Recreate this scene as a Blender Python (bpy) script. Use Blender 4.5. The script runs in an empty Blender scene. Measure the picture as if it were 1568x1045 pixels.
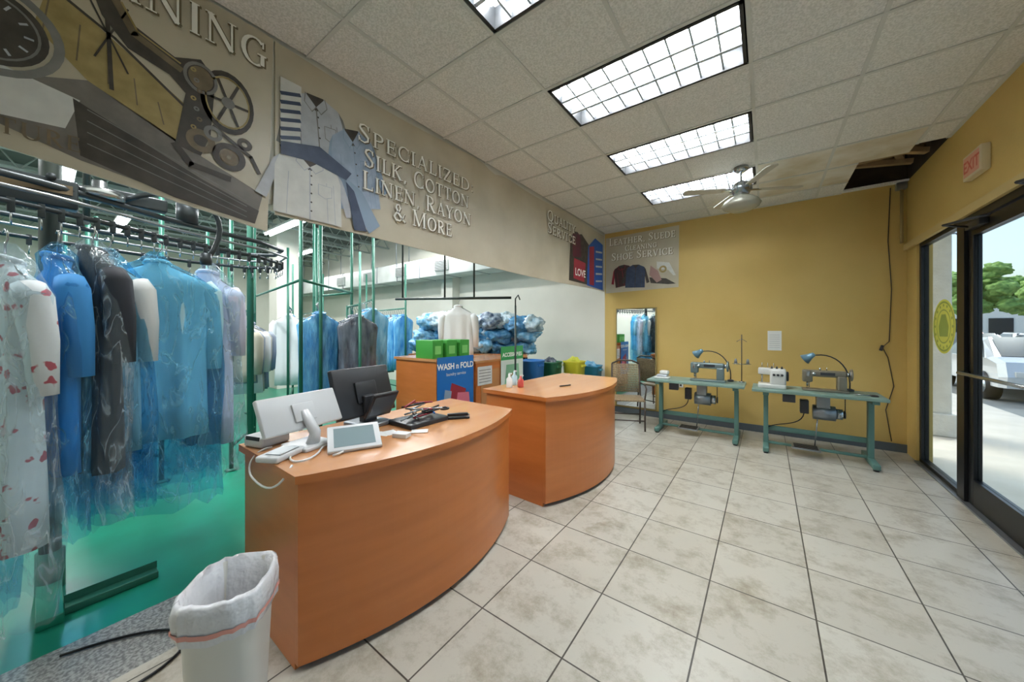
import bpy, bmesh, math, random
from mathutils import Matrix, Vector, Euler, noise
random.seed(7)
S=bpy.context.scene
COL=S.collection
# ---------------------------------------------------------------- materials
def lin(h):
    h=h.lstrip('#'); o=[]
    for i in (0,2,4):
        c=int(h[i:i+2],16)/255
        o.append(c/12.92 if c<=.04045 else ((c+.055)/1.055)**2.4)
    return (o[0],o[1],o[2],1)
MATS={}
def mat(name,col,rough=.5,metal=0,col2=None,nscale=5,namt=.5,bump=0,bscale=40,emit=None,stretch=(1,1,1),coat=0,spec=.5,detail=4):
    if name in MATS: return MATS[name]
    m=bpy.data.materials.new(name); m.use_nodes=True
    nt=m.node_tree; N=nt.nodes; L=nt.links
    p=N['Principled BSDF']
    p.inputs['Base Color'].default_value=lin(col)
    p.inputs['Roughness'].default_value=rough
    p.inputs['Metallic'].default_value=metal
    p.inputs['Coat Weight'].default_value=coat
    p.inputs['Specular IOR Level'].default_value=spec
    if col2 or bump:
        g=N.new('ShaderNodeNewGeometry'); mp=N.new('ShaderNodeMapping'); mp.inputs['Scale'].default_value=stretch
        L.new(g.outputs['Position'],mp.inputs['Vector'])
    if col2:
        n=N.new('ShaderNodeTexNoise'); n.inputs['Scale'].default_value=nscale; n.inputs['Detail'].default_value=detail
        L.new(mp.outputs[0],n.inputs['Vector'])
        r=N.new('ShaderNodeValToRGB'); r.color_ramp.elements[0].position=.5-namt/2; r.color_ramp.elements[1].position=.5+namt/2
        r.color_ramp.elements[0].color=lin(col); r.color_ramp.elements[1].color=lin(col2)
        L.new(n.outputs['Fac'],r.inputs[0]); L.new(r.outputs[0],p.inputs['Base Color'])
    if bump:
        n2=N.new('ShaderNodeTexNoise'); n2.inputs['Scale'].default_value=bscale; n2.inputs['Detail'].default_value=3
        L.new(mp.outputs[0],n2.inputs['Vector'])
        bn=N.new('ShaderNodeBump'); bn.inputs['Strength'].default_value=bump; bn.inputs['Distance'].default_value=.02
        L.new(n2.outputs['Fac'],bn.inputs['Height']); L.new(bn.outputs[0],p.inputs['Normal'])
    if emit:
        p.inputs['Emission Color'].default_value=lin(emit[0]); p.inputs['Emission Strength'].default_value=emit[1]
    MATS[name]=m; return m
def bagmat(name,tint,surf,fac):
    m=bpy.data.materials.new(name); m.use_nodes=True; nt=m.node_tree; N=nt.nodes; L=nt.links
    out=N['Material Output']; p=N['Principled BSDF']
    p.inputs['Base Color'].default_value=lin(surf); p.inputs['Roughness'].default_value=.1; p.inputs['Specular IOR Level'].default_value=1
    t=N.new('ShaderNodeBsdfTransparent'); t.inputs[0].default_value=lin(tint)
    mx=N.new('ShaderNodeMixShader')
    g=N.new('ShaderNodeNewGeometry'); mp=N.new('ShaderNodeMapping'); mp.inputs['Scale'].default_value=(1,1,.3)
    L.new(g.outputs['Position'],mp.inputs[0])
    n=N.new('ShaderNodeTexNoise'); n.inputs['Scale'].default_value=11; n.inputs['Detail'].default_value=3; n.inputs['Distortion'].default_value=1.0
    L.new(mp.outputs[0],n.inputs['Vector'])
    a=N.new('ShaderNodeMath'); a.operation='SUBTRACT'; a.inputs[1].default_value=.5; L.new(n.outputs['Fac'],a.inputs[0])
    ab=N.new('ShaderNodeMath'); ab.operation='ABSOLUTE'; L.new(a.outputs[0],ab.inputs[0])
    r=N.new('ShaderNodeMapRange'); r.inputs[1].default_value=0; r.inputs[2].default_value=.05; r.inputs[3].default_value=fac+.26; r.inputs[4].default_value=fac
    L.new(ab.outputs[0],r.inputs[0]); L.new(r.outputs[0],mx.inputs[0])
    b=N.new('ShaderNodeBump'); b.inputs['Strength'].default_value=1; b.inputs['Distance'].default_value=.07
    L.new(n.outputs['Fac'],b.inputs['Height']); L.new(b.outputs[0],p.inputs['Normal'])
    L.new(t.outputs[0],mx.inputs[1]); L.new(p.outputs[0],mx.inputs[2]); L.new(mx.outputs[0],out.inputs[0])
    MATS[name]=m; return m
def glassmat(name,tint,fac):
    m=bpy.data.materials.new(name); m.use_nodes=True; nt=m.node_tree; N=nt.nodes; L=nt.links
    g=N.new('ShaderNodeBsdfGlossy'); g.inputs['Roughness'].default_value=.03
    t=N.new('ShaderNodeBsdfTransparent'); t.inputs[0].default_value=lin(tint)
    mx=N.new('ShaderNodeMixShader'); mx.inputs[0].default_value=fac
    L.new(t.outputs[0],mx.inputs[1]); L.new(g.outputs[0],mx.inputs[2]); L.new(mx.outputs[0],N['Material Output'].inputs[0])
    MATS[name]=m; return m
def tilemat():
    m=bpy.data.materials.new('floor_tile'); m.use_nodes=True; nt=m.node_tree; N=nt.nodes; L=nt.links; p=N['Principled BSDF']
    g=N.new('ShaderNodeNewGeometry'); mp=N.new('ShaderNodeMapping'); mp.inputs['Location'].default_value=(.27,.035,0)
    L.new(g.outputs['Position'],mp.inputs[0])
    br=N.new('ShaderNodeTexBrick'); br.offset=0; br.squash=1
    br.inputs['Scale'].default_value=1; br.inputs['Brick Width'].default_value=.48; br.inputs['Row Height'].default_value=.48
    br.inputs['Mortar Size'].default_value=.004; br.inputs['Mortar Smooth'].default_value=.1; br.inputs['Bias'].default_value=0
    br.inputs['Color1'].default_value=lin('#bfbbae'); br.inputs['Color2'].default_value=lin('#b3aea0'); br.inputs['Mortar'].default_value=lin('#4c4840')
    L.new(mp.outputs[0],br.inputs['Vector'])
    n=N.new('ShaderNodeTexNoise'); n.inputs['Scale'].default_value=3.6; n.inputs['Detail'].default_value=12; n.inputs['Roughness'].default_value=.77
    L.new(g.outputs['Position'],n.inputs['Vector'])
    r=N.new('ShaderNodeValToRGB'); r.color_ramp.elements[0].position=.34; r.color_ramp.elements[1].position=.52
    r.color_ramp.elements[0].color=lin('#a99c82'); r.color_ramp.elements[1].color=lin('#ffffff')
    L.new(n.outputs['Fac'],r.inputs[0])
    mx=N.new('ShaderNodeMix'); mx.data_type='RGBA'; mx.blend_type='MULTIPLY'; mx.inputs[0].default_value=.65
    L.new(br.outputs['Color'],mx.inputs[6]); L.new(r.outputs[0],mx.inputs[7]); L.new(mx.outputs[2],p.inputs['Base Color'])
    p.inputs['Roughness'].default_value=.33
    b=N.new('ShaderNodeBump'); b.inputs['Strength'].default_value=.4; b.inputs['Distance'].default_value=.004; b.invert=True
    L.new(br.outputs['Fac'],b.inputs['Height']); L.new(b.outputs[0],p.inputs['Normal'])
    MATS['floor_tile']=m; return m

T=tilemat()
YEL=mat('yellow_paint','#d2b46c',.6,col2='#c5a55a',nscale=1.1,namt=.5,bump=.08,bscale=60)
PALE=mat('pale_paint','#dddbd0',.7,col2='#d2d0c4',nscale=1.5)
GREEN=mat('green_floor_paint','#1f8a6e',.3,col2='#167459',nscale=2.5,namt=.5)
WOOD=mat('orange_laminate','#c8763a',.33,col2='#b8692f',nscale=11,namt=.6,stretch=(.3,.12,1.6),coat=.2)
WOODT=mat('laminate_top','#c68f60',.25,col2='#bb804e',nscale=9,namt=.7,stretch=(1,.15,1),coat=.3)
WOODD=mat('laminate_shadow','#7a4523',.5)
WHITE=mat('white_plastic','#dcddda',.35)
BLACK=mat('black_metal','#17181a',.35,metal=.3)
DARK=mat('dark_plastic','#2a2b2e',.35)
GREY=mat('grey_metal','#8c9296',.35,metal=.7)
STEEL=mat('steel','#aeb4b6',.25,metal=.9)
GPOLE=mat('green_pipe','#2c6a58',.4,metal=.2)
DPOLE=mat('dark_pipe','#3a4340',.4,metal=.5)
MACH=mat('machine_green','#557a71',.45)
ROOFM=mat('roof_deck','#59605c',.7,col2='#444a47',nscale=2)
BLUEB=bagmat('blue_bag','#c4e8f8','#8cd2f2',.12)
CLEARB=bagmat('clear_bag','#eef7fb','#dcedf6',.1)
GLASS=glassmat('window_glass','#f4faf8',.05)
BAN=mat('banner_vinyl','#cfc6b0',.38,col2='#bab19a',nscale=3,namt=.6,bump=.35,bscale=4)

# ---------------------------------------------------------------- builder
class B:
    def __init__(s,name): s.n=name; s.v=[]; s.f=[]; s.mi=[]; s.sm=[]; s.mats=[]; s.M=Matrix.Identity(4)
    def m(s,mm):
        if mm not in s.mats: s.mats.append(mm)
        return s.mats.index(mm)
    def at(s,x=0,y=0,z=0,rz=0,rx=0,ry=0,par=None):
        s.M=(par or Matrix.Identity(4))@Matrix.Translation((x,y,z))@Euler((rx,ry,rz)).to_matrix().to_4x4(); return s
    def add(s,vs,fs,mt,smooth=False):
        o=len(s.v); i=s.m(mt)
        s.v+= [tuple(s.M@Vector(v)) for v in vs]
        for f in fs: s.f.append(tuple(o+k for k in f)); s.mi.append(i); s.sm.append(smooth)
    def box(s,x0,x1,y0,y1,z0,z1,mt,bev=0,smooth=False):
        if bev<=0:
            vs=[(x,y,z) for z in (z0,z1) for y in (y0,y1) for x in (x0,x1)]
            s.add(vs,[(0,2,3,1),(4,5,7,6),(0,1,5,4),(2,6,7,3),(0,4,6,2),(1,3,7,5)],mt); return
        bm=bmesh.new(); bmesh.ops.create_cube(bm,size=1)
        for v in bm.verts: v.co=Vector(((x0+x1)/2+v.co.x*(x1-x0),(y0+y1)/2+v.co.y*(y1-y0),(z0+z1)/2+v.co.z*(z1-z0)))
        bmesh.ops.bevel(bm,geom=list(bm.edges),offset=bev,segments=3,affect='EDGES',profile=.5)
        bm.verts.index_update()
        s.add([tuple(v.co) for v in bm.verts],[tuple(v.index for v in f.verts) for f in bm.faces],mt,True); bm.free()
    def rings(s,rs,mt,cap=True,smooth=True,closed=False):
        n=len(rs[0]); vs=[p for r in rs for p in r]; fs=[]
        k=len(rs)
        for i in range(k-1 if not closed else k):
            a=i*n; b=((i+1)%k)*n
            for j in range(n):
                j2=(j+1)%n; fs.append((a+j,a+j2,b+j2,b+j))
        if cap and not closed: fs.append(tuple(range(n))[::-1]); fs.append(tuple((k-1)*n+j for j in range(n)))
        s.add(vs,fs,mt,smooth)
    def tube(s,pts,r,mt,seg=8,closed=False,cap=True):
        P=[Vector(p) for p in pts]; rs=[]; up=None
        for i,p in enumerate(P):
            if closed: d=(P[(i+1)%len(P)]-P[i-1])
            else: d=(P[min(i+1,len(P)-1)]-P[max(i-1,0)])
            d.normalize()
            if up is None:
                up=Vector((0,0,1)) if abs(d.z)<.9 else Vector((1,0,0))
            a=d.cross(up); a.normalize(); b=a.cross(d); b.normalize(); up=b
            rr=r[i] if isinstance(r,(list,tuple)) else r
            rs.append([tuple(p+a*math.cos(t)*rr+b*math.sin(t)*rr) for t in [2*math.pi*k/seg for k in range(seg)]])
        s.rings(rs,mt,cap,True,closed)
    def cyl(s,p0,p1,r,mt,seg=16,r1=None): s.tube([p0,p1],[r,r if r1 is None else r1],mt,seg)
    def lathe(s,prof,mt,c=(0,0,0),seg=20,cap=True):
        s.rings([[(c[0]+r*math.cos(2*math.pi*k/seg),c[1]+r*math.sin(2*math.pi*k/seg),c[2]+z) for k in range(seg)] for r,z in prof],mt,cap)
    def prism(s,poly,z0,z1,mt,smooth=False):
        n=len(poly); vs=[(x,y,z0) for x,y in poly]+[(x,y,z1) for x,y in poly]
        fs=[(i,(i+1)%n,n+(i+1)%n,n+i) for i in range(n)]
        s.add(vs,fs,mt,smooth); s.add(vs,[tuple(range(n))[::-1],tuple(range(n,2*n))],mt)
    def poly(s,pts,z,mt): s.add([(x,y,z) for x,y in pts],[tuple(range(len(pts)))],mt)
    def disc(s,x,y,r,z,mt,ry=None,seg=24,hole=0):
        ry=ry or r
        if hole:
            vs=[(x+r*math.cos(2*math.pi*k/seg)*q,y+ry*math.sin(2*math.pi*k/seg)*q,z) for q in (1,hole) for k in range(seg)]
            s.add(vs,[(k,(k+1)%seg,seg+(k+1)%seg,seg+k) for k in range(seg)],mt)
        else: s.poly([(x+r*math.cos(2*math.pi*k/seg),y+ry*math.sin(2*math.pi*k/seg)) for k in range(seg)],z,mt)
    def stroke(s,pts,w,z,mt):
        for (a,b) in zip(pts[:-1],pts[1:]):
            d=Vector((b[0]-a[0],b[1]-a[1])); 
            if d.length<1e-6: continue
            d.normalize(); n=Vector((-d.y,d.x))*w/2; e=d*w*.25
            s.poly([(a[0]-e.x+n.x,a[1]-e.y+n.y),(a[0]-e.x-n.x,a[1]-e.y-n.y),(b[0]+e.x-n.x,b[1]+e.y-n.y),(b[0]+e.x+n.x,b[1]+e.y+n.y)],z,mt)
    def text(s,body,x,y,size,mt,z=0,align='CENTER',sx=1,bold=0):
        cu=bpy.data.curves.new('t','FONT'); cu.body=body; cu.size=size; cu.align_x=align; cu.offset=bold
        o=bpy.data.objects.new('t',cu); COL.objects.link(o); bpy.context.view_layer.update()
        me=o.evaluated_get(bpy.context.evaluated_depsgraph_get()).to_mesh()
        s.add([(x+v.co.x*sx,y+v.co.y,z) for v in me.vertices],[tuple(p.vertices) for p in me.polygons],mt)
        bpy.data.objects.remove(o); bpy.data.curves.remove(cu)
    def serif(s,body,x,y,h,mt,z,width=None,align='C',small=.8,grow=0):
        segs=[]; cx=0
        for wd in body.split(' '):
            for i,ch in enumerate(wd):
                k=1 if i==0 else small
                if ch not in GLY: cx+=.3; continue
                gw,cmds=GLY[ch]
                for pl in cmds: segs.append([(cx+px*k,py*k,w*(.5+.5*k)) for px,py,w in pl])
                cx+=(gw+.1)*k
            cx+=.36
        tot=cx-.46; sc=h; sx=(width/(tot*h) if width else 1)
        off={'C':-tot/2,'L':0,'R':-tot}[align]
        for q,pl in enumerate(segs):
            n=len(pl); P=[Vector((x+(p[0]+off)*sc*sx,y+p[1]*sc)) for p in pl]; vs=[]
            for i in range(n):
                d=P[min(i+1,n-1)]-P[max(i-1,0)]
                if d.length<1e-7: d=Vector((1,0))
                d.normalize(); nn=Vector((-d.y,d.x))*(pl[i][2]*sc/2+grow); e=Vector((0,0))
                if i==0: e=-d*grow
                if i==n-1: e=d*grow
                zz=z+(q%7)*.00004
                vs+=[(P[i].x+nn.x+e.x,P[i].y+nn.y+e.y,zz),(P[i].x-nn.x+e.x,P[i].y-nn.y+e.y,zz)]
            s.add(vs,[(2*i,2*i+1,2*i+3,2*i+2) for i in range(n-1)],mt)
    def done(s,parent=None):
        me=bpy.data.meshes.new(s.n)
        vs=s.v
        c=Vector((sum(v[0] for v in vs)/len(vs),sum(v[1] for v in vs)/len(vs),min(v[2] for v in vs)))
        me.from_pydata([(v[0]-c.x,v[1]-c.y,v[2]-c.z) for v in vs],[],s.f)
        for m_ in s.mats: me.materials.append(m_)
        me.polygons.foreach_set('material_index',s.mi); me.polygons.foreach_set('use_smooth',s.sm); me.update()
        o=bpy.data.objects.new(s.n,me); o.location=c; COL.objects.link(o)
        if parent: o.parent=parent
        return o
TK,TN=.125,.05
def l_(x0,y0,x1,y1,w): return [(x0,y0,w),(x1,y1,w)]
def sf(x,y,hw=.12): return l_(x-hw,y+(.02 if y<.5 else -.02),x+hw,y+(.02 if y<.5 else -.02),.035)
def st(x,w=TK,y0=0,y1=1): return [l_(x,y0,x,y1,w)]+([sf(x,0)] if y0==0 else [])+([sf(x,1)] if y1==1 else [])
def ar(cx,cy,rx,ry,a0,a1,n=14): 
    o=[]
    for i in range(n+1):
        a=math.radians(a0+(a1-a0)*i/n); o.append((cx+rx*math.cos(a),cy+ry*math.sin(a),TN+(TK-TN)*abs(math.cos(a))))
    return o
def tv(x,y0,y1): return l_(x,y0,x,y1,.045)
GLY={
'I':(.3,st(.15)),'L':(.58,st(.15)+[l_(.15,.025,.55,.025,.05),tv(.54,0,.22)]),
'E':(.62,st(.15)+[l_(.15,.025,.56,.025,.05),l_(.15,.52,.45,.52,.05),l_(.15,.975,.53,.975,.05),tv(.56,0,.22),tv(.53,.8,1),tv(.45,.42,.62)]),
'F':(.58,st(.15)+[l_(.15,.52,.45,.52,.05),l_(.15,.975,.53,.975,.05),tv(.53,.8,1),tv(.45,.42,.62)]),
'A':(.76,[l_(.1,0,.37,.98,TN),l_(.36,1,.66,0,TK),l_(.2,.33,.52,.33,.05),sf(.1,0),sf(.66,0)]),
'C':(.74,[ar(.42,.5,.34,.49,48,312),tv(.68,.72,.96),tv(.68,.04,.28)]),
'G':(.8,[ar(.42,.5,.34,.49,48,300),tv(.68,.72,.96),l_(.66,.08,.66,.45,.11),l_(.5,.45,.78,.45,.05)]),
'D':(.82,st(.15)+[ar(.3,.5,.43,.475,-90,90),l_(.15,.025,.3,.025,.05),l_(.15,.975,.3,.975,.05)]),
'H':(.86,st(.16)+st(.7)+[l_(.16,.51,.7,.51,.05)]),
'K':(.8,st(.15)+[l_(.15,.42,.6,.98,TN),l_(.3,.58,.68,0,TK),sf(.62,1),sf(.7,0)]),
'M':(1.02,st(.14,TN)+[l_(.14,1,.5,.05,TK),l_(.5,.05,.86,1,TN)]+st(.87)),
'N':(.88,st(.14,TN)+[l_(.13,.98,.72,.02,TK),l_(.73,0,.73,.98,TN),sf(.73,1)]),
'O':(.84,[ar(.42,.5,.35,.49,0,360,24)]),
'P':(.64,st(.15)+[ar(.25,.74,.3,.235,-90,90),l_(.15,.975,.25,.975,.05),l_(.15,.505,.25,.505,.05)]),
'Q':(.86,[ar(.42,.5,.35,.49,0,360,24),l_(.42,.05,.8,-.2,.09)]),
'R':(.74,st(.15)+[ar(.25,.74,.28,.235,-90,90),l_(.15,.975,.25,.975,.05),l_(.15,.505,.3,.505,.05),l_(.3,.5,.64,0,TK),sf(.66,0,.09)]),
'S':(.58,[[(.48,.8,.05),(.44,.93,.05),(.3,.98,.06),(.15,.9,.1),(.12,.76,TK),(.22,.62,TK),(.36,.48,TK),(.48,.34,TK),(.47,.15,.1),(.32,.02,.06),(.16,.05,.05),(.09,.2,.05)],tv(.5,.74,.97),tv(.08,.03,.28)]),
'T':(.7,[l_(.35,0,.35,1,TK),sf(.35,0),l_(.04,.975,.66,.975,.05),tv(.05,.78,1),tv(.65,.78,1)]),
'U':(.84,[l_(.16,.32,.16,1,TK),sf(.16,1),l_(.7,.32,.7,1,TN),sf(.7,1),ar(.43,.32,.27,.3,180,360)]),
'V':(.74,[l_(.1,1,.37,.02,TK),l_(.37,.02,.64,1,TN),sf(.1,1),sf(.64,1)]),
'Y':(.74,[l_(.1,1,.37,.48,TK),l_(.37,.48,.62,1,TN),l_(.37,0,.37,.5,TK),sf(.37,0),sf(.1,1),sf(.63,1)]),
'Z':(.68,[l_(.06,.975,.58,.975,.05),l_(.57,.97,.1,.03,TK),l_(.08,.025,.62,.025,.05),tv(.07,.8,1),tv(.61,0,.2)]),
'&':(.84,[[(.76,.5,.05),(.66,.25,.06),(.45,.03,.08),(.22,.03,.1),(.1,.22,TK),(.2,.42,.1),(.42,.6,.07),(.5,.78,.07),(.4,.97,.06),(.26,.94,.08),(.22,.78,.1),(.34,.5,.13),(.58,.2,.13),(.8,.02,.1)]]),
':':(.28,[l_(.14,.08,.14,.2,.12),l_(.14,.55,.14,.67,.12)]),',':(.28,[l_(.16,.1,.1,-.12,.09)]),
}
def bez(p0,p1,p2,p3,n=12):
    p0,p1,p2,p3=map(Vector,(p0,p1,p2,p3))
    return [tuple(p0*(1-t)**3+p1*3*t*(1-t)**2+p2*3*t*t*(1-t)+p3*t**3) for t in [i/n for i in range(n+1)]]

# ---------------------------------------------------------------- dimensions
H=3.285; XW=1.38; YW=6.22; XB=-2.42; ROOF=4.3; YB=-3.0; XL=-15.0
# ---------------------------------------------------------------- room
b=B('floor'); b.box(-2.25,XW+.1,YB,YW,-.1,0,T); b.done()
b=B('floor_workshop'); b.box(XL,-2.68,YB,YW,-.1,-.002,GREEN)
b.box(-2.68,-2.25,YB,YW,-.1,-.001,mat('terrazzo','#a3a39e',.4,col2='#6c6d6a',nscale=70,namt=.2)); b.done()
PLN=mat('plenum_brown','#4c3f33',.9,col2='#2e2620',nscale=5)
b=B('wall_far'); b.box(XB,XW+.12,YW,YW+.15,0,H+.01,YEL); b.box(XB,XW+.12,YW,YW+.15,H+.01,ROOF,PLN); b.done()
b=B('wall_workshop_far'); b.box(XL,XB,YW,YW+.15,0,ROOF,PALE); b.done()
b=B('wall_workshop_left'); b.box(XL-.15,XL,YB,YW,0,ROOF,PALE); b.done()
b=B('wall_back'); b.box(XL,XW+.12,YB-.15,YB,0,ROOF,PALE); b.done()
b=B('wall_bulkhead'); b.box(XB-.14,XB-.01,YB,YW,2.26,ROOF,PALE); b.done()
b=B('wall_right'); b.box(XW,XW+.12,YB,YW,2.48,H+.01,YEL); b.box(XW,XW+.12,YB,YW,H+.01,ROOF,PLN); b.box(XW,XW+.12,5.88,YW,0,2.48,YEL); b.box(XW,XW+.12,YB,-.6,0,2.48,YEL); b.done()
b=B('ceiling_workshop'); b.box(XL-.15,XW+.12,YB-.15,YW+.15,ROOF,ROOF+.1,ROOFM)
b.done()
b=B('trim_roof_joists'); JM=mat('joist_paint','#a9b0ab',.5)
for k in range(12):
    x=-14.2+k*1.0
    if x>-2.7: break
    b.box(x-.03,x+.03,YB,YW,4.24,4.3,JM); b.box(x-.03,x+.03,YB,YW,3.92,3.96,JM)
    y=YB
    while y<YW-.3:
        b.cyl((x,y,3.95),(x,y+.2,4.25),.012,JM,5); b.cyl((x,y+.2,4.25),(x,y+.4,3.95),.012,JM,5); y+=.4
b.done()
holes=set()
fx_rows=[-2,0,2,4]
for j in fx_rows:
    holes.add((-2,j)); holes.add((-1,j))
CT=mat('ceiling_tile','#edece8',.9,col2='#d6d6d0',nscale=90,namt=.22,bump=.5,bscale=120); GR=mat('ceiling_grid','#cdcec8',.5)
CTS=mat('ceiling_tile_stained','#e8e6de',.9,col2='#cdc2a8',nscale=2.5,namt=.3,bump=.5,bscale=120)
HX,HY0,HY1=.80,4.98,6.13
b=B('ceiling')
for i in range(-4,3):
    for j in range(-9,7):
        if (i,j) in holes: continue
        x0=max(-.08+.625*i,XB); x1=min(-.08+.625*(i+1),XW); y0=2.22+.593*j; y1=min(y0+.593,YW)
        if j==6: y1=YW
        if x1-x0<.02 or y1-y0<.02: continue
        mt=CTS if (i,j) in ((0,4),(0,5),(1,4),(1,5)) else CT
        if i in (1,2) and j in (4,5,6):
            if i==2 and j==5: continue
            if i==2 and j==4: b.box(x0+.008,x1-.008,y0+.008,HY0,H,H+.02,mt); continue
            if i==2: continue
            if j>=5: b.box(x0+.008,HX,y0+.008,min(y1,YW),H,H+.02,mt); continue
        b.box(x0+.008,x1-.008,y0+.008,y1-.008,H,H+.02,mt)
b.box(HX,XW,HY1,YW,H,H+.02,CT)
b.done()
b=B('trim_ceiling_grid')
for i in range(-3,3):
    x=-.08+.625*i
    if i==2: b.box(x-.012,x+.012,YB,HY0,H-.006,H+.0,GR)
    elif i==-1:
        for j in range(-9,7):
            if j in fx_rows: continue
            y0=2.22+.593*j; b.box(x-.012,x+.012,y0,min(y0+.593,YW),H-.006,H,GR)
    else: b.box(x-.012,x+.012,YB,YW,H-.006,H,GR)
for j in range(-8,7):
    y=2.22+.593*j; x1=XW if j<5 else HX
    b.box(XB,x1,y-.012,y+.012,H-.007,H,GR)
b.box(XW-.03,XW,YB,HY0,H-.008,H,GR); b.box(XB,HX,YW-.03,YW,H-.008,H,GR)
b.done()
b=B('trim_plenum_debris'); DB=mat('old_wood','#8d7455',.8,col2='#b4986f',nscale=8)
for k,(x,y,l,a) in enumerate([(1.0,5.2,.7,.4),(1.05,5.5,.6,-.5),(1.0,5.85,.7,.1),(1.15,5.6,.6,1.2),(1.1,6.0,.5,.7)]):
    b.at(x,y,3.34+.05*k,rz=a,ry=.12); b.box(-l/2,l/2,-.03,.03,0,.05,DB)
b.at(); b.box(.5,1.37,4.7,6.2,3.95,4.0,PLN); b.box(.62,.66,4.7,6.2,H+.02,4.0,PLN); b.box(.62,1.37,4.7,4.74,H+.02,4.0,PLN)
b.tube(bez((.7,5.1,3.6),(1.0,5.3,3.35),(1.2,5.6,3.4),(1.3,6.0,3.6)),.015,STEEL,6)
b.done()
# light fixtures
EM=mat('lamp_tube_panel','#ffffff',.5,emit=('#f7f9fb',32.0)); LV=mat('louver','#b3bdc4',.4); RF=mat('lamp_reflector','#dfe5e8',.4)
FRB=mat('fixture_edge','#2b2d2f',.5)
for j in fx_rows:
    y0=2.22+.593*j+.02; y1=y0+.553; x0=-1.33+.02; x1=-.08-.02
    b=B('fluorescent_ceiling_fixture')
    for (a,c,d,e) in ((x0,x1,y0,y0+.02),(x0,x1,y1-.02,y1),(x0,x0+.02,y0,y1),(x1-.02,x1,y0,y1)):
        b.box(a,c,d,e,H-.01,H+.12,FRB)
    b.box(x0,x1,y0,y1,H+.12,H+.14,RF)
    for k in range(3):
        yc=y0+.105+k*.171; b.box(x0+.03,x1-.03,yc-.036,yc+.036,H+.08,H+.1,EM)
    for k in range(1,3):
        yy=y0+.02+(y1-y0-.04)*k/3; b.box(x0+.02,x1-.02,yy-.011,yy+.011,H,H+.05,LV)
    for k in range(1,9):
        xx=x0+(x1-x0)*k/9; b.box(xx-.006,xx+.006,y0+.02,y1-.02,H+.005,H+.045,LV)
    b.done()
for (x,y) in [(-3.9,.6),(-5.2,3.3),(-6.5,5.0),(-6.2,.8),(-8.5,3.2),(-8.8,.2),(-11.5,4.6),(-11.5,1.0),(-4.6,-1.6)]:
    b=B('fluorescent_strip_light')
    b.box(x-1.1,x+1.1,y-.1,y+.1,3.78,3.83,WHITE); 
    for d in(-.05,.05): b.cyl((x-1.08,y+d,3.76),(x+1.08,y+d,3.76),.019,mat('tube_lamp','#ffffff',.5,emit=('#eefaff',14)),8)
    for d in(-.8,.8): b.cyl((x+d,y,3.83),(x+d,y,ROOF),.006,GREY,6)
    o=b.done()
    ld=bpy.data.lights.new('lamp','AREA'); ld.shape='RECTANGLE'; ld.size=2.1; ld.size_y=.18; ld.energy=62; ld.color=(1,.98,.98)
    lo=bpy.data.objects.new('lamp_glow',ld); COL.objects.link(lo); lo.parent=o; lo.location=Vector((x,y,3.72))-o.location
b=B('baseboard_far'); BS=mat('baseboard','#545c60',.5); b.box(XB,XW,YW-.015,YW,0,.1,BS); b.done()
# storefront
b=B('window_1')
def frame(b,y0,y1,z0,z1,w,mt,x0=XW+.02,x1=XW+.08):
    b.box(x0,x1,y0,y0+w,z0,z1,mt); b.box(x0,x1,y1-w,y1,z0,z1,mt); b.box(x0,x1,y0+w,y1-w,z0,z0+w,mt); b.box(x0,x1,y0+w,y1-w,z1-w,z1,mt)
frame(b,4.86,5.88,0,2.48,.05,BLACK); b.box(XW+.045,XW+.051,4.91,5.83,.05,2.43,GLASS); b.done()
b=B('trim_door_frame'); b.box(XW,XW+.1,4.72,4.86,0,2.48,BLACK); b.box(XW,XW+.1,2.62,4.72,2.40,2.48,BLACK); b.box(XW,XW+.1,2.5,2.62,0,2.48,BLACK)
b.box(XW-.02,XW+.12,2.5,5.88,-.001,.015,GREY); b.done()
for (n,y0,y1) in (('door_1',3.68,4.71),('door_2',2.64,3.67)):
    b=B(n); w=.09
    b.box(XW+.02,XW+.07,y0,y0+w,.02,2.39,BLACK,.004); b.box(XW+.02,XW+.07,y1-w,y1,.02,2.39,BLACK,.004)
    b.box(XW+.02,XW+.07,y0+w,y1-w,.02,.24,BLACK); b.box(XW+.02,XW+.07,y0+w,y1-w,2.29,2.39,BLACK)
    b.box(XW+.042,XW+.048,y0+w,y1-w,.24,2.29,GLASS)
    zz=1.13
    b.tube([(XW+.02,y0+.03,zz),(XW-.05,y0+.06,zz),(XW-.05,y1-.06,zz),(XW+.02,y1-.03,zz)],.014,STEEL,10)
    b.box(XW-.03,XW+.02,y1-.35,y1-.1,2.33,2.38,DARK,.004); b.tube([(XW-.02,y1-.15,2.35),(XW-.2,y1-.3,2.36),(XW-.02,y1-.5,2.37)],.01,DARK,6)
    b.done()
b=B('window_2'); frame(b,-.6,2.5,0,2.48,.06,BLACK); b.box(XW+.02,XW+.08,.92,.98,.05,2.43,BLACK); b.box(XW+.045,XW+.051,-.54,2.44,.05,2.43,GLASS); b.done()
b=B('window_decal'); YD=mat('decal_yellow','#dcdc66',.5); GD=mat('decal_green','#97a850',.5)
b.M=Matrix(((0,0,-1,XW+.042),(-1,0,0,5.3),(0,1,0,1.53),(0,0,0,1)))
b.disc(0,0,.27,0,YD,seg=32); b.disc(0,0,.25,.001,GD,hole=.93,seg=32); b.disc(0,0,.17,.001,GD,hole=.93,seg=32)
b.poly([(-.1,-.1),(.1,-.1),(.12,0),(.05,.12),(-.05,.12),(-.12,0)],.001,GD)
for k in range(16):
    a=k*math.pi/8; b.disc(.21*math.cos(a),.21*math.sin(a),.016,.001,GD,seg=6)
b.done()
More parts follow.
